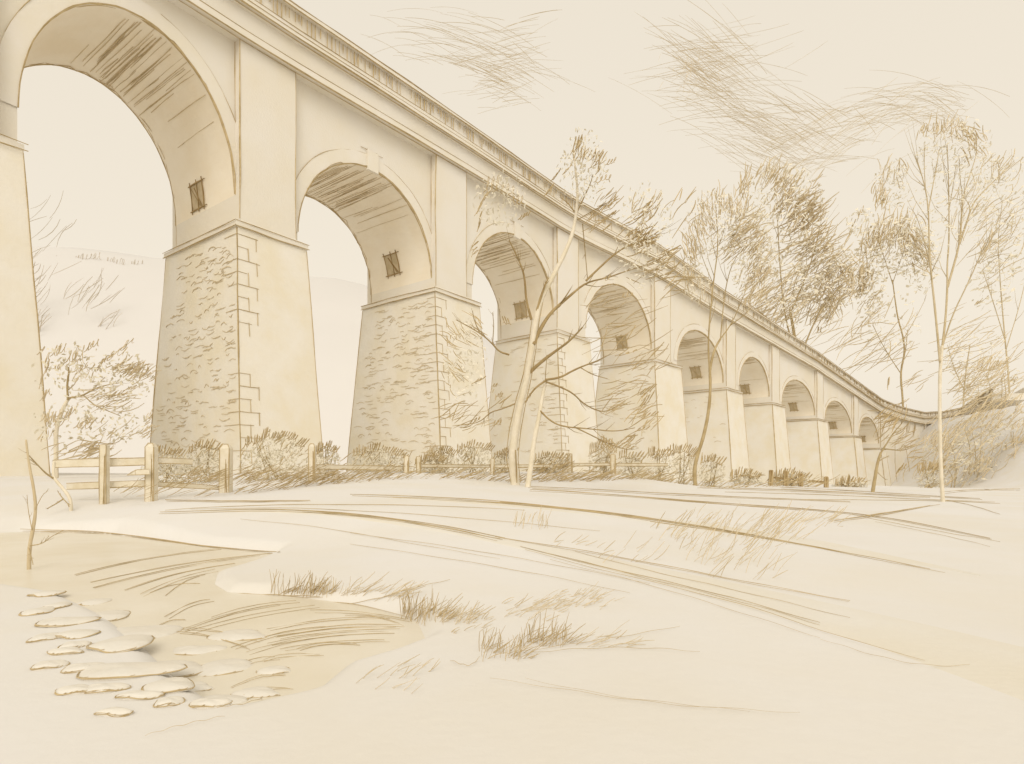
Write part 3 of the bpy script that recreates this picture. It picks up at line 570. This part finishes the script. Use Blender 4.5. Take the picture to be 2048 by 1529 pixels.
# trees and saplings at the left
tree('spreading_tree', (120,900), 22, 'spreading leafy tree with forked bough at far left, behind the fence rails',
 ([(112,900),(112,860),(120,832),(132,805),(140,795)], 8, 4.5, .2), [([(136,800),(134,770),(138,745),(137,735)], 4, 1.5, .1, -.5), ([(140,796),(165,792),(185,780),(205,772),(245,765)], 3.5, 1.2, .1, .6), ([(168,792),(190,812),(215,822),(240,832)], 2.5, 1, .2, -.4), ([(137,780),(150,768)], 2, 1, 0, .2), ([(160,880),(190,885),(230,890),(250,872)], 2, 1, 0, -.4), ([(185,780),(200,765),(210,755)], 1.8, .8, .3, .7)],
 tufts=[(215,790,36,16,18,18,60,1.0),(225,810,30,12,12,12,60,1.0),(260,735,26,18,44,40,26,1.1),(285,745,22,20,26,38,26,1.0),(110,835,18,14,18,80,20,1.2),(100,870,16,16,8,75,20,1.1),(170,905,50,20,26,25,56,1.2),(190,900,30,14,24,28,44,1.3),(295,860,14,16,16,40,20,1.1),(305,830,8,12,6,60,20,1.1),(160,745,20,20,12,60,24,1.0),(230,860,50,16,12,30,40,.9)],
 scribs=[(90,725,34,24,4,70,75),(84,760,18,20,2,80,80),(118,735,20,14,3,75,0),(150,710,40,40,4,75,10),(160,735,40,18,5,60,10),(200,725,26,24,4,60,40),(225,708,46,24,5,55,25),(250,690,40,16,4,55,30),(265,735,44,22,5,45,15),(110,835,44,18,6,75,10),(140,825,36,24,4,65,30),(165,850,32,18,5,60,0),(285,750,30,16,4,45,0),(80,700,16,12,2,60,40),(120,700,30,22,4,70,10),(185,690,30,20,4,70,20),(95,790,26,18,4,70,40),(180,840,40,20,5,60,0),(230,790,40,18,5,45,10),(270,775,34,16,4,40,10)], tm='barkpale', bm='bark', lm='light', gm='leaf', mass=[(150,745,80,60,190,5),(245,760,60,60,150,5),(140,850,70,50,110,5),(230,850,70,40,100,5)])
tree('bare_sapling', (60,1090), 6.6, 'thin bare sapling with twiggy foot at the extreme left edge by the water',
 ([(58,1098),(66,1060),(72,1020),(68,980),(58,930),(52,880)], 7, 3, .1), [([(60,1092),(85,1088),(105,1072),(125,1062)], 2, .9, 0, -.3), ([(57,1095),(63,1115),(66,1130)], 2, 1, 0, -.2), ([(70,1020),(85,990),(92,985)], 1.6, .8, 0, .3), ([(64,1060),(56,1020),(54,990)], 1.6, .8, 0, -.1), ([(88,1085),(98,1072)], 1.2, .8, -.1, -.2)], bm='mid', tm='light')
tree('leaning_branch', (135,1006), 12, 'crooked broken bough leaning against the left end of the fence',
 ([(142,1000),(130,982),(112,962),(106,950),(108,925)], 6, 4.5, .5), [([(108,958),(92,948),(75,930),(52,905)], 3.5, 1.2, .3, -.3), ([(127,998),(112,1008),(94,1018)], 3, 1.2, 0, -.4), ([(126,998),(136,1008),(138,1014)], 2.5, 1.5, 0, -.3), ([(126,998),(120,990),(116,984)], 2.5, 1.2, 0, .1)], cat='branch', tm='barkpale')

# ------------------------------------------------------------------ bushes along the fence
def bush(px, py, rx, ry, d, label, dark=26, nscr=5):
    b = sink(px, py, d); yb = YH-b.z/d*F; root = thing('bush', (b.x, d, b.z), label, 'bush', 'bushes behind the fence')
    mb = MB()
    for j in range(max(3, int(rx/14))):
        x = px + R.uniform(-.6, .6)*rx; limb([(px+R.uniform(-.3,.3)*rx, yb+1), (lerp(px, x, .6), lerp(yb, py, .6)), (x, py-ry*.4)], 2.2, .9, d, d+R.uniform(-.3,.3), 'bark', 'stem', root)
    leafmass(mb, px, (py+yb)/2, rx, (yb-py)/2+ry, int(rx*15), 3.4/F*d if d < 20 else 3.0/F*d, d); mb.build('leaves', M['leaf'], root)
    mb = MB()
    for j in range(nscr):
        t = (j+.5)/nscr*2-1; scrib(mb, px+t*rx*.9, py-ry*math.sqrt(max(.05, 1-t*t))*.8+R.uniform(-4,4), rx*1.8/nscr, R.uniform(16,26), R.randint(3,5), 70-25*t, d-.2, -25*t)
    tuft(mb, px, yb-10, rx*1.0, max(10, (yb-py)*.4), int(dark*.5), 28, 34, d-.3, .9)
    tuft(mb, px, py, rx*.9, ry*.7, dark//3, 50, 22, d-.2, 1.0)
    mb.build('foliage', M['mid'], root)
bush(410,905,40,20,17, 'low bush before the largest pier, just left of the fat post', 26, 4)
bush(550,900,72,38,17.5, 'widest leafy bush, between the fat post and the round topped post', 90, 7)
bush(655,905,26,16,19, 'small bush at the foot of the tall second arch opening', 20, 3)
bush(760,915,64,20,21, 'long low bush under the second pier', 50, 6)
bush(860,925,34,12,23, 'flattest bush, just right of the paired posts', 20, 4)
bush(950,905,42,20,26, 'bush left of the slender forked trunk', 34, 4)
bush(1100,930,42,24,28, 'dark hatched bush right of the crooked tree foot', 110, 4)
bush(1205,905,30,16,31, 'small bush beneath the drooping boughs', 36, 3)
bush(1320,915,26,14,34, 'pale low bush at the end of the last long rail', 14, 3)
bush(1365,915,34,22,36, 'upright leafy bush just left of the thin bent stem', 30, 4)
bush(1425,930,26,20,37, 'bush sloping down right of the thin bent stem', 20, 3)
bush(1580,955,44,9,47, 'clipped looking low bush around the small far posts', 46, 5)
bush(1860,945,28,20,60, 'scrubby bush beside the tall bare stem', 26, 4)
bush(330,915,44,18,16, 'straggling bush behind the round topped post of the two railed fence', 20, 4)
bush(885,912,30,16,24.5, 'small bush at the right foot of the second pier', 14, 3)
bush(1010,915,26,14,27, 'little bush hidden behind the slender forked trunk', 12, 3)
bush(1265,918,30,14,33, 'low bush between the drooping boughs and the end of the long rail', 14, 3)
bush(1490,955,34,12,44, 'low scrub between the thin bent stem and the small dark posts', 14, 4)
bush(1700,970,34,9,52, 'lowest scrub right of the small dark posts', 12, 4)
# shrubs clothing the hillside at the right
mb = MB()
for (x, y, rx, ry, n, a) in ((1950,790,50,60,40,28),(1960,840,45,40,60,30),(1930,880,60,50,70,40),(1970,930,36,50,50,45),(1900,900,30,60,30,62),(1940,700,60,60,18,30),(1960,760,50,30,20,20),(1990,850,60,60,40,40),(2030,800,30,120,50,40)):
    for _ in range(n):
        X = x+R.uniform(-rx,rx); Y = y+R.uniform(-ry,ry); d = 190+R.uniform(-30,30); b = (X-CX)/F; t = math.radians(a+R.gauss(0,12)); l = R.uniform(20,60)/F*d
        z0 = (YH-Y)/F*d; v = Vector((math.cos(t), R.uniform(-.3,.3), math.sin(t)))*l; blade(mb, Vector((b*d, d, z0))-v*.5, v, .085, .1)
tag(mb.build('hillside_scrub', M['light']), kind='stuff')
for (x, y, rx, ry, lab) in ((1905,905,60,46,'hatched thicket on the slope just right of the tall bare stem'),(1965,880,50,60,'leafy thicket on the slope under the end of the curved parapet'),(1975,770,60,56,'upper thicket above the end of the curved parapet'),(1925,945,70,30,'lowest thicket at the foot of the right hand slope'),(2030,900,50,90,'thicket at the extreme right edge of the slope')):
    d = 196. if y < 800 else 150.; x0 = (x-CX)/F*d; zb = gz(x0, d); root = thing('bush', (x0, d, zb), lab, 'bush', 'thickets on the right hand slope')
    mb = MB(); leafmass(mb, x, y, rx, ry, 170, 5/F*d, d); mb.build('leaves', M['leaf'], root)
    mb = MB(); tuft(mb, x, y, rx, ry, 46, 48, 46, d, .9, 12)
    for q in range(4): scrib(mb, x+R.uniform(-.8,.8)*rx, y-ry*R.uniform(.2,.9), 30, 20, 4, 60, d-3, R.uniform(-30,30), .9)
    mb.build('foliage', M['light'], root)
    for q in range(3): xx = x+R.uniform(-.6,.6)*rx; limb([(xx, YH-zb/d*F+2), (xx+4, y+ry*.3), (xx+R.uniform(-16,16), y-ry*.4)], 2, .8, d, d+R.uniform(-3,3), 'barklight', 'stem', root)
# far wood on the ridge seen through the first arch
mb = MB()
for x in range(60, 300, 26): scrib(mb, x+R.uniform(-5,5), 516+max(0, (x-200)*.2)+R.uniform(-6,6), 26, R.uniform(14,24), R.randint(3,5), 80, 415, 0, .6)
for (x, y, n) in ((70,560,50),(90,420,20),(170,580,30),(215,610,24),(75,640,50),(80,300,0)):
    tuft(mb, x, y, 34, 50, n//2, 50, 60, 330, .7, 8)
tag(mb.build('far_wood', M['grey']), kind='stuff')

# ------------------------------------------------------------------ fence
def fpt(px, py, d): return P(px, py, d)
def post(parent, px, ytop, ybot, wpx, d, rnd=True, name='post', m='wood'):
    mb = MB(); a = fpt(px, ybot, d); a.z = min(a.z, gz(a.x, a.y)) - .1; b = fpt(px+R.uniform(-1,1), ytop, d); hw = wpx*.5/F*d; ex = Vector((hw,0,0)); ey = Vector((0,hw*.9,0))
    lo = [a-ex-ey, a+ex-ey, a+ex+ey, a-ex+ey]; c = b - Vector((0,0,hw*.9 if rnd else .01)); hi = [c-ex-ey, c+ex-ey, c+ex+ey, c-ex+ey]; mb.hexa(lo, hi, True, False)
    t = [b-ex*.55-ey*.55, b+ex*.55-ey*.55, b+ex*.55+ey*.55, b-ex*.55+ey*.55]; mb.hexa(hi, t, False, True)
    o = mb.build(name, M[m], parent)
    mb = MB(); r = .00095*d
    for s in (-1, 1): mb.stroke([a+ex*s-ey+Vector((0,0,.1)), a.lerp(b,.5)+ex*s-ey*1.02, c+ex*s-ey*1.02], r*(1.3 if s > 0 else 1), .004, step=.15)
    for j in range(3): mb.stroke([a+ex*R.uniform(.2,.9)-ey*1.03+Vector((0,0,.1)), a.lerp(b, R.uniform(.4,.9))+ex*R.uniform(.3,.9)-ey*1.03], r, .004, step=.15)
    mb.stroke([c-ex-ey*1.02, b-ex*.5-ey*.6, b+ex*.5-ey*.6, c+ex-ey*1.02], r, .002)
    mb.build('grain', M['mid'], o); return o
def rail(parent, p, q, h, name='rail', m='wood', edge='mid'):
    mb = MB(); a, b = P(*p), P(*q); d = (a.y+b.y)/2; hz = Vector((0,0,h*.5/F*d)); t = (b-a).normalized(); n = Vector((-t.y, t.x, 0)).normalized()*.03
    lo = [a-hz-n, b-hz-n, b-hz+n, a-hz+n]; mb.hexa(lo, [v+hz*2 for v in lo]); o = mb.build(name, M[m], parent)
    mb = MB(); r = .00085*d
    for s in (-1, 1): mb.stroke([a+hz*s+n*(-1.05 if n.y > 0 else 1.05), a.lerp(b,.5)+hz*s*1.05+n*(-1.05 if n.y > 0 else 1.05), b+hz*s+n*(-1.05 if n.y > 0 else 1.05)], r*(1.2 if s < 0 else .9), .006, step=.3)
    mb.build('grain', M[edge], o); return o
fr = thing('rail_fence', sink(300,1000,13), 'two railed timber fence with rounded post at far left', 'fence')
post(fr, 209, 890, 1000, 13, 12.7, False); post(fr, 303, 887, 1000, 17, 12.8); 
rail(fr, (108,928,12.95), (300,923,12.95), 15); rail(fr, (135,973,12.95), (300,967,12.95), 12); rail(fr, (312,921,12.98), (384,924,13.6), 11); rail(fr, (308,968,12.98), (440,976,14.2), 8)
mb = MB(); a, b = P(300,944,12.6), P(272,945,12.6); hz = Vector((0,0,.055)); n = Vector((0,.02,0))
mb.hexa([a-hz-n, b-hz-n, b-hz+n, a-hz+n], [a+hz-n, b+hz-n, b+hz+n, a+hz+n]); tip = P(255,951,12.6); mb.hexa([b-hz-n, b-hz+n, b+hz+n, b+hz-n], [tip-n*.2, tip+n*.2, tip+n*.2+hz*.1, tip-n*.2+hz*.1]); lt = mb.build('latch', M['wood'], fr)
mb = MB(); 
for s in (-1, 1): mb.stroke([a+hz*s-n*1.1, b+hz*s-n*1.1, tip-n], .007, .002, step=.1)
mb.stroke([b+hz-n*1.1, b-hz-n*1.1], .006, .002, step=.05); mb.build('grain', M['mid'], lt)
gpst = thing('gate_post', sink(450,985,14.2), 'thickest fence post, square and free standing before the largest pier', 'post'); post(gpst, 452, 889, 985, 19, 14.2); 
f2 = thing('rail_fence', sink(900,948,23), 'long single rail fence running right from the round topped post behind the trees', 'fence')
for (x, t, b, w_, d, rd) in ((625,888,962,12,16.9,True),(813,912,948,9,20.6,True),(838,914,948,8,21.2,False),(985,918,950,7,25,False),(1140,908,946,9,28,False),(1226,910,949,9,30,False)): post(f2, x, t, b, w_, d, rd)
rail(f2, (631,934,17.1), (809,937,20.7), 8); rail(f2, (842,932,21.4), (982,933,25.1), 5); rail(f2, (988,933,25.2), (1137,932,28.1), 5); rail(f2, (1144,930,28.1), (1223,929,30.1), 5); rail(f2, (1230,930,30.1), (1335,930,33), 5)
f3 = thing('post_fence', sink(1590,972,46.5), 'low fence of small dark posts beneath the sixth and seventh arches', 'fence')
for (x, t, b, d) in ((1541,944,971,44.6),(1571,946,973,45.6),(1601,951,974,46.6),(1652,957,977,48)): post(f3, x, t-3, b, 6, d-1.5, False, m='dark')
rail(f3, (1541,955,44.7), (1601,961,46.7), 3, m='dark'); rail(f3, (1601,961,46.7), (1652,965,48.1), 3, m='dark')

# ------------------------------------------------------------------ stones at the water
stones = [(94,1189,24,9,'small pointed cobble farthest left at the top of the stone bank'),(189,1195,24,11,'small cobble alone at the top right of the stone bank'),(116,1215,18,10,'little round cobble between two flat ones at the left edge'),
 (77,1226,25,11,'flat cobble cut by the left edge, below the pointed one'),(209,1222,42,16,'broad lens shaped stone above the largest stepped slab'),(132,1248,48,14,'long flat grey stone left of the big sloping slab'),(264,1252,66,33,'big domed slab at the head of the stone bank'),
 (154,1277,35,13,'oval grey stone under the long flat stone'),(92,1283,24,12,'faint round cobble at the left edge beside the oval grey stone'),(246,1294,48,26,'four sided stone tucked below the big domed slab'),(149,1303,24,9,'small oval cobble left of the four sided stone'),
 (132,1317,33,8,'thinnest flat stone at the left of the bank'),(334,1322,66,25,'wide pale slab right of the four sided stone'),(255,1353,92,24,'longest flat slab in the middle of the stone bank'),(387,1362,38,12,'small oval stone between the longest slab and the two round boulders'),
 (338,1389,48,20,'left one of the two round boulders at the front of the bank'),(441,1386,46,18,'right one of the two round boulders at the front of the bank'),(211,1397,40,11,'flat oval stone in front of the longest slab'),(281,1414,40,10,'half buried stone below the left round boulder'),
 (338,1428,26,11,'small square cobble at the front below the left round boulder'),(231,1450,31,9,'foremost stone of the bank, a faint flat oval'),(475,1259,57,15,'lens shaped stone lying alone in the shaded water'),(448,1318,56,22,'pale rock at the water edge right of the wide slab'),(100,1345,30,11,'faint flat cobble low at the left edge'),(512,1372,46,14,'long thin rock at the water edge right of the round boulders'),(395,1288,46,14,'dark edged slab between the wide slab and the shaded water'),(170,1352,40,12,'low flat slab left of the longest slab'),(150,1400,34,11,'faint slab at the front left of the bank'),(420,1432,34,11,'outlying flat stone at the front right of the bank'),(548,1330,36,10,'small slab half under water right of the pale rock')]
for (cx, cy, rx, ry, lab) in stones:
    d = 1.03*F/(cy-YH+ry*.4); s = F/d; a = rx/s; h = max(.012, ry/s*.17); a *= 1.1; c = P(cx, cy, d); c.z = max(gz(c.x, c.y), ZW-.01)+.022
    dep = ry/s/ (1.03/d) * .72; dep = min(dep, a*1.5)
    mb = MB(); rows = []; n1, n2 = 22, 9; ph = R.random()*6; k1, k2 = R.uniform(.06,.16), R.uniform(.05,.12)
    for j in range(n2+1):
        el = -.25 + (math.pi/2+.25)*j/n2; row = []
        for i in range(n1+1):
            t = 2*math.pi*i/n1; w1 = 1+k1*math.sin(2*t+ph)+k2*math.sin(3*t-ph)+.02*math.sin(5*t+ph); ce = max(0, math.cos(el))**.72
            row.append(Vector((c.x+a*w1*ce*math.cos(t), c.y+dep*w1*ce*math.sin(t), c.z-.02+h*1.9*math.sin(el)+.004*math.sin(3*t+ph)*ce)))
        rows.append(row)
    mb.grid(rows); st_ = mb.build('stone', M['cobble'], org=Vector((c.x, c.y, c.z)), smooth=True); tag(st_, lab, 'stone', 'stones on the stream bank')
    mb = MB(); r = 1.25/F*d
    for rep in range(2):
        i0 = R.randint(0, n1); q = [Vector(rows[1][(i0+i) % n1])*1 + Vector((rows[1][(i0+i) % n1].x-c.x, rows[1][(i0+i) % n1].y-c.y, 0))*.02 + Vector((0,0,.004)) for i in range(n1+1 if rep == 0 else 14)]; mb.stroke(q, r*R.uniform(.7, 1.1), .003)
    q = [Vector(rows[2][i])+Vector((0,0,.004)) for i in range(int(n1*.55), n1-1)]; mb.stroke(q, r*.7, .004)
    for rep in range(5): i0 = R.randint(14, 20); mb.stroke([Vector(rows[1][i0])*1.002, Vector(rows[3][min(n1, i0+1)])+Vector((.01,-.004,.004))], r*.7, .002)
    mb.build('crevice', M['mid'], st_)

# ------------------------------------------------------------------ ripples, ruts, grass and drawn ground shadow
def drape(mb, px, wpx, wob=.004, lift=.012, m=24):
    pts = resample(smooth([Vector((x, y, 0)) for x, y in px], 3), m); q = [gp(p.x, p.y, lift) for p in pts]; n = len(q); off = R.random()*9
    mb.tube([p+Vector((0,0,.003*math.sin(off+i))) for i, p in enumerate(q)], [wpx*.5/F*p.y*(.35+.65*math.sin(math.pi*(.06+.88*i/(n-1)))**.6)*R.uniform(.8,1.15) for i, p in enumerate(q)], 3, cap=False)
def onwater(px, py): d = -ZW*F/(py-YH); return P(px, py, d)+Vector((0,0,.003))
mb = MB()
rip = [((180,1165),(560,1105)),((190,1178),(520,1112)),((250,1182),(470,1128)),((280,1190),(430,1140)),((330,1192),(410,1150)),((150,1150),(440,1098)),((300,1186),(400,1168)),((330,1235),(420,1200)),
 ((370,1262),(560,1212)),((380,1270),(640,1216)),((540,1262),(780,1238)),((545,1270),(800,1250)),((560,1280),(800,1260)),((545,1292),(790,1268)),((560,1300),(770,1282)),((600,1302),(720,1292)),((430,1240),(600,1206)),((470,1300),(660,1258)),((500,1310),(700,1270)),((520,1322),(640,1310)),((350,1260),(520,1285)),((360,1268),(500,1300)),((620,1222),(810,1240)),((690,1232),(800,1248)),((460,1375),(570,1350)),((480,1390),(580,1378)),((470,1345),(560,1320)),((480,1405),(560,1392)),((300,1262),(370,1240))]
for (a, b) in rip:
    for rep in range(2):
        o = R.uniform(-6, 6)*rep; q = [onwater(lerp(a[0], b[0], t/9)+o*2, lerp(a[1], b[1], t/9)-7*math.sin(math.pi*t/9)+o) for t in range(10)]; mb.stroke(q, .0026*R.uniform(.6,1.1)*q[4].y/4, .004)
tag(mb.build('ripples', M['mid']), kind='stuff')
mb = MB()
rut_shadow_lines = [([(330,1001),(480,1004),(620,1002)],1.8),([(330,1022),(450,1014),(600,1010),(860,1012),(1050,1022)],1.3),([(320,1026),(480,1020),(600,1021),(740,1032),(900,1055),(1010,1078)],1.9),([(600,1022),(760,1036),(900,1060),(1000,1080)],1.6),([(380,1020),(560,1016),(760,1025),(960,1040),(1200,1064)],1.0),
 ([(700,1068),(900,1095),(1100,1130),(1300,1170)],.9),([(700,1090),(900,1120),(1100,1155),(1260,1190)],.9),([(480,1040),(640,1055),(800,1085),(1000,1120)],.8),
 ([(990,1076),(1150,1100),(1300,1128),(1500,1168),(1700,1205)],1.4),([(1040,1095),(1200,1135),(1360,1172),(1500,1208),(1640,1250)],1.5),([(1050,1102),(1200,1142),(1380,1185),(1520,1222),(1700,1285),(1850,1325)],1.2),([(1100,1122),(1300,1172),(1500,1235),(1640,1280)],.9),([(1150,1105),(1300,1145),(1500,1190),(1700,1240)],1.0),([(1640,1282),(1760,1320),(1860,1338),(1940,1335)],.8),
 ([(700,990),(900,996),(1050,1008),(1250,1030),(1400,1053),(1560,1082)],1.8),([(780,995),(950,1002),(1150,1018),(1350,1048),(1500,1072)],1.4),([(1000,1005),(1200,1026),(1400,1052),(1600,1090),(1860,1140)],1.7),([(1300,1045),(1500,1072),(1700,1108),(1890,1148)],1.1),([(1060,980),(1200,988),(1400,1004),(1600,1018),(1760,1032),(1980,1078)],1.7),([(1065,978),(1250,992),(1450,1010),(1600,1022)],1.3),([(1060,974),(1160,978),(1300,986),(1500,996),(1700,1004)],1.5),
 ([(1400,975),(1560,980),(1700,986),(1860,995)],1.6),([(1560,975),(1700,982),(1850,992),(1960,998)],1.6),([(1450,985),(1650,990),(1850,1000),(1990,1005)],1.2),([(1600,1000),(1760,1001),(1900,1003),(2000,1008)],1.2),([(1670,1042),(1760,1030),(1860,1012)],1.8),([(1660,1044),(1800,1022),(1880,1010)],1.2),([(1880,1000),(1940,1010),(2000,1030)],1.0),([(1700,1030),(1850,1060),(2000,1085)],.9),([(1750,1045),(1900,1075),(1980,1095)],.8),([(1880,985),(1940,980),(2040,978)],1.4),
 ([(980,1362),(1100,1380),(1300,1412),(1500,1428)],.8),([(1050,1362),(1200,1395),(1400,1420),(1600,1432)],.7),([(1060,1310),(1180,1300),(1300,1300),(1400,1308)],1.0),([(1040,1308),(1160,1290),(1260,1275),(1360,1256)],1.0),([(900,1325),(940,1340),(960,1318)],1.2),
 ([(40,1060),(200,1064),(330,1082),(440,1098),(560,1106)],1.7),([(60,1064),(230,1070),(350,1088),(500,1104)],1.2),([(420,1188),(520,1192),(640,1196)],1.5),([(400,1192),(560,1202),(720,1210),(820,1240)],1.3),([(690,1212),(760,1200),(830,1178),(900,1162)],1.2),([(560,1385),(500,1412),(440,1420)],1.2),([(660,1322),(720,1312),(790,1292),(815,1282)],1.3),([(640,1338),(600,1372),(540,1392),(460,1405)],1.0),([(290,1478),(340,1462),(400,1448),(450,1438)],1.0),([(395,1146),(430,1150),(396,1160),(430,1166),(392,1176)],1.4),([(400,1150),(440,1130),(475,1128)],1.3)]
for px, wv in rut_shadow_lines:
    drape(mb, px, wv*1.15)
    if wv > 1.3: drape(mb, [(x+R.uniform(-6,6), y+R.uniform(1,4)) for x, y in px], wv*.8)
tag(mb.build('rut_grass_and_shadow', M['mid']), kind='stuff')  # ruts and dry stems, with shadow lines drawn in as the same strokes

def grass_patch(mb, px, py, rx, ry, n, ang, L, wpx=1.1, sp=10, use_d=None):
    for _ in range(n):
        x = px+R.uniform(-rx, rx); y = py+R.uniform(-ry, ry); p = gp(x, y) if use_d is None else P(x, y, use_d)
        l = L*R.uniform(.5, 1.2)/F*p.y; t = math.radians(ang+R.gauss(0, sp)); v = Vector((math.cos(t), R.uniform(-.2, .2), math.sin(t)))*l; blade(mb, p - Vector((0,0,.01)), v, wpx*.5/F*p.y*R.uniform(.6, 1.2), .12)
mb = MB()                                                   # rough undergrowth along the fence, its dark strokes also drawing the ground shadow
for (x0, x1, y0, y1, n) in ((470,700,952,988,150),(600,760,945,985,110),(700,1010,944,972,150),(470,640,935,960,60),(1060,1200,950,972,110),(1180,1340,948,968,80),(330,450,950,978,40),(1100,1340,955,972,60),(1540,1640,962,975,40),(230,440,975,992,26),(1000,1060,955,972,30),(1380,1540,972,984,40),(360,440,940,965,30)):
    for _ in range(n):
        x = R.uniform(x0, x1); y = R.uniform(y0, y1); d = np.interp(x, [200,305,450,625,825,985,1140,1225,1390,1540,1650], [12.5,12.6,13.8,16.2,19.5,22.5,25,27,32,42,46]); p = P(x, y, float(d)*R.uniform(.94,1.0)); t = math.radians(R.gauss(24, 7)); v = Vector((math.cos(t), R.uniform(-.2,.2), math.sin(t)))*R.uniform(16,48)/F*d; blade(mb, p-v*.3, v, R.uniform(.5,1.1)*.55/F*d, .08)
tag(mb.build('undergrowth_and_shadow', M['mid']), kind='stuff')
mb = MB()                                                   # thin grass leaning over the meadow
for a in ((1065,1050,40,10,22,75,30),(1450,1060,110,24,40,48,46),(1520,1075,70,30,34,52,56),(1390,1110,40,24,20,52,60),(1480,1130,70,30,30,50,64),(1560,1060,70,20,26,40,50),(1620,1040,60,14,22,35,40),(1330,1070,40,16,16,45,34),(1150,1090,50,8,8,30,30),(760,1370,60,20,12,35,60),(820,1340,40,14,8,38,50),(1420,1050,30,12,14,40,30),(1250,1110,60,20,12,40,40),(1130,1205,80,16,40,24,40),(1060,1225,60,18,40,26,44),(1160,1195,50,14,20,40,26),(920,1250,50,20,30,30,30),(740,1195,60,12,34,24,60),(1200,1285,60,12,26,15,60)): grass_patch(mb, *a)
tag(mb.build('meadow_grass', M['light']), kind='stuff')
def gtuft(px, py, rx, ry, n, L, lab, ang=80, m='mid', sc_=True):
    b = gp(px, py); mb = MB(); grass_patch(mb, px, py, rx, ry, int(n*.75), ang, L, 1.0, 13)
    grass_patch(mb, px+10, py, rx*1.1, ry*.8, n//2, 32, L*1.1, 1.2, 10)
    o = mb.build('grass_tuft', M[m], org=b); tag(o, lab, 'grass', 'tufts of tall grass by the water')
gtuft(590,1190,50,6,46,44,'tall grass tuft on the narrow spit above the shaded water')
gtuft(665,1190,46,6,34,36,'thin grass tuft at the right end of the narrow spit',80,'light')
gtuft(840,1240,36,14,72,52,'darkest grass tuft, at the right tip of the shaded water')
gtuft(915,1238,36,12,34,34,'short grass tuft just right of the darkest tuft',70,'light')
gtuft(1000,1308,44,16,56,44,'curving grass tuft alone in the open foreground, its left half')
gtuft(1085,1285,50,12,60,52,'tall spiky grass tuft in the open foreground, right of the curving one')

# ------------------------------------------------------------------ clouds: wisps high behind the viaduct
def cloud(label, spec, d):
    c = P(spec[0][0], spec[0][1], d); mb = MB()
    for (px, py, rx, ry, n, ang, L, cur) in spec:
        for _ in range(n):
            x = px+R.gauss(0, .5)*rx; y = py+R.gauss(0, .5)*ry; d1 = d+R.uniform(-60, 60); t = math.radians(ang+R.gauss(0, 7)); l = L*R.uniform(.5, 1.2); pts = []
            for j in range(9):
                s = j/8-.5; q = P(x+l*s*math.cos(t), y-l*s*math.sin(t)-cur*l*(.25-s*s), d); pts.append(Vector((q.x, d1+30*s, q.z)))
            mb.stroke(pts, R.uniform(.35, .75)*.62/F*d, .3)
    tag(mb.build('cloud', M['cloud'], org=c), label, 'cloud', 'streaked wisps of cloud')
cloud('smaller streaked cloud wisp above the balustrade, left of centre sky', [(900,90,110,26,26,-5,120,.25),(960,120,110,34,36,-12,130,.2),(1000,110,90,40,30,22,110,.1),(1010,155,60,26,34,-10,90,.15),(1000,170,60,20,20,24,80,.1),(1050,100,40,30,14,30,90,.1),(820,80,60,14,10,5,90,.3)], 1200)
cloud('larger streaked cloud sweeping down the sky towards the tall right tree', [(1400,110,90,50,50,-28,120,.15),(1400,120,90,46,44,20,120,.1),(1430,160,80,40,44,-20,130,.15),(1470,120,90,40,30,30,130,-.05),(1370,150,60,30,20,70,50,.1),(1440,190,110,30,30,10,150,.1),(1530,230,100,40,46,-20,140,.2),(1500,235,120,40,36,5,130,.15),(1580,270,90,26,44,-15,110,.15),(1600,265,60,24,26,30,90,.1),(1540,310,100,22,26,-14,120,.1)], 1250)
cloud('long arched cloud streaks just above the tall right tree', [(1740,240,130,30,26,24,180,.35),(1800,215,120,24,34,8,170,.3),(1820,225,90,20,24,30,110,.1),(1700,290,100,30,26,30,150,.3),(1660,305,80,16,20,6,120,.1),(1870,225,70,26,14,-14,130,.25),(1620,330,80,22,16,28,120,.2)], 1300)
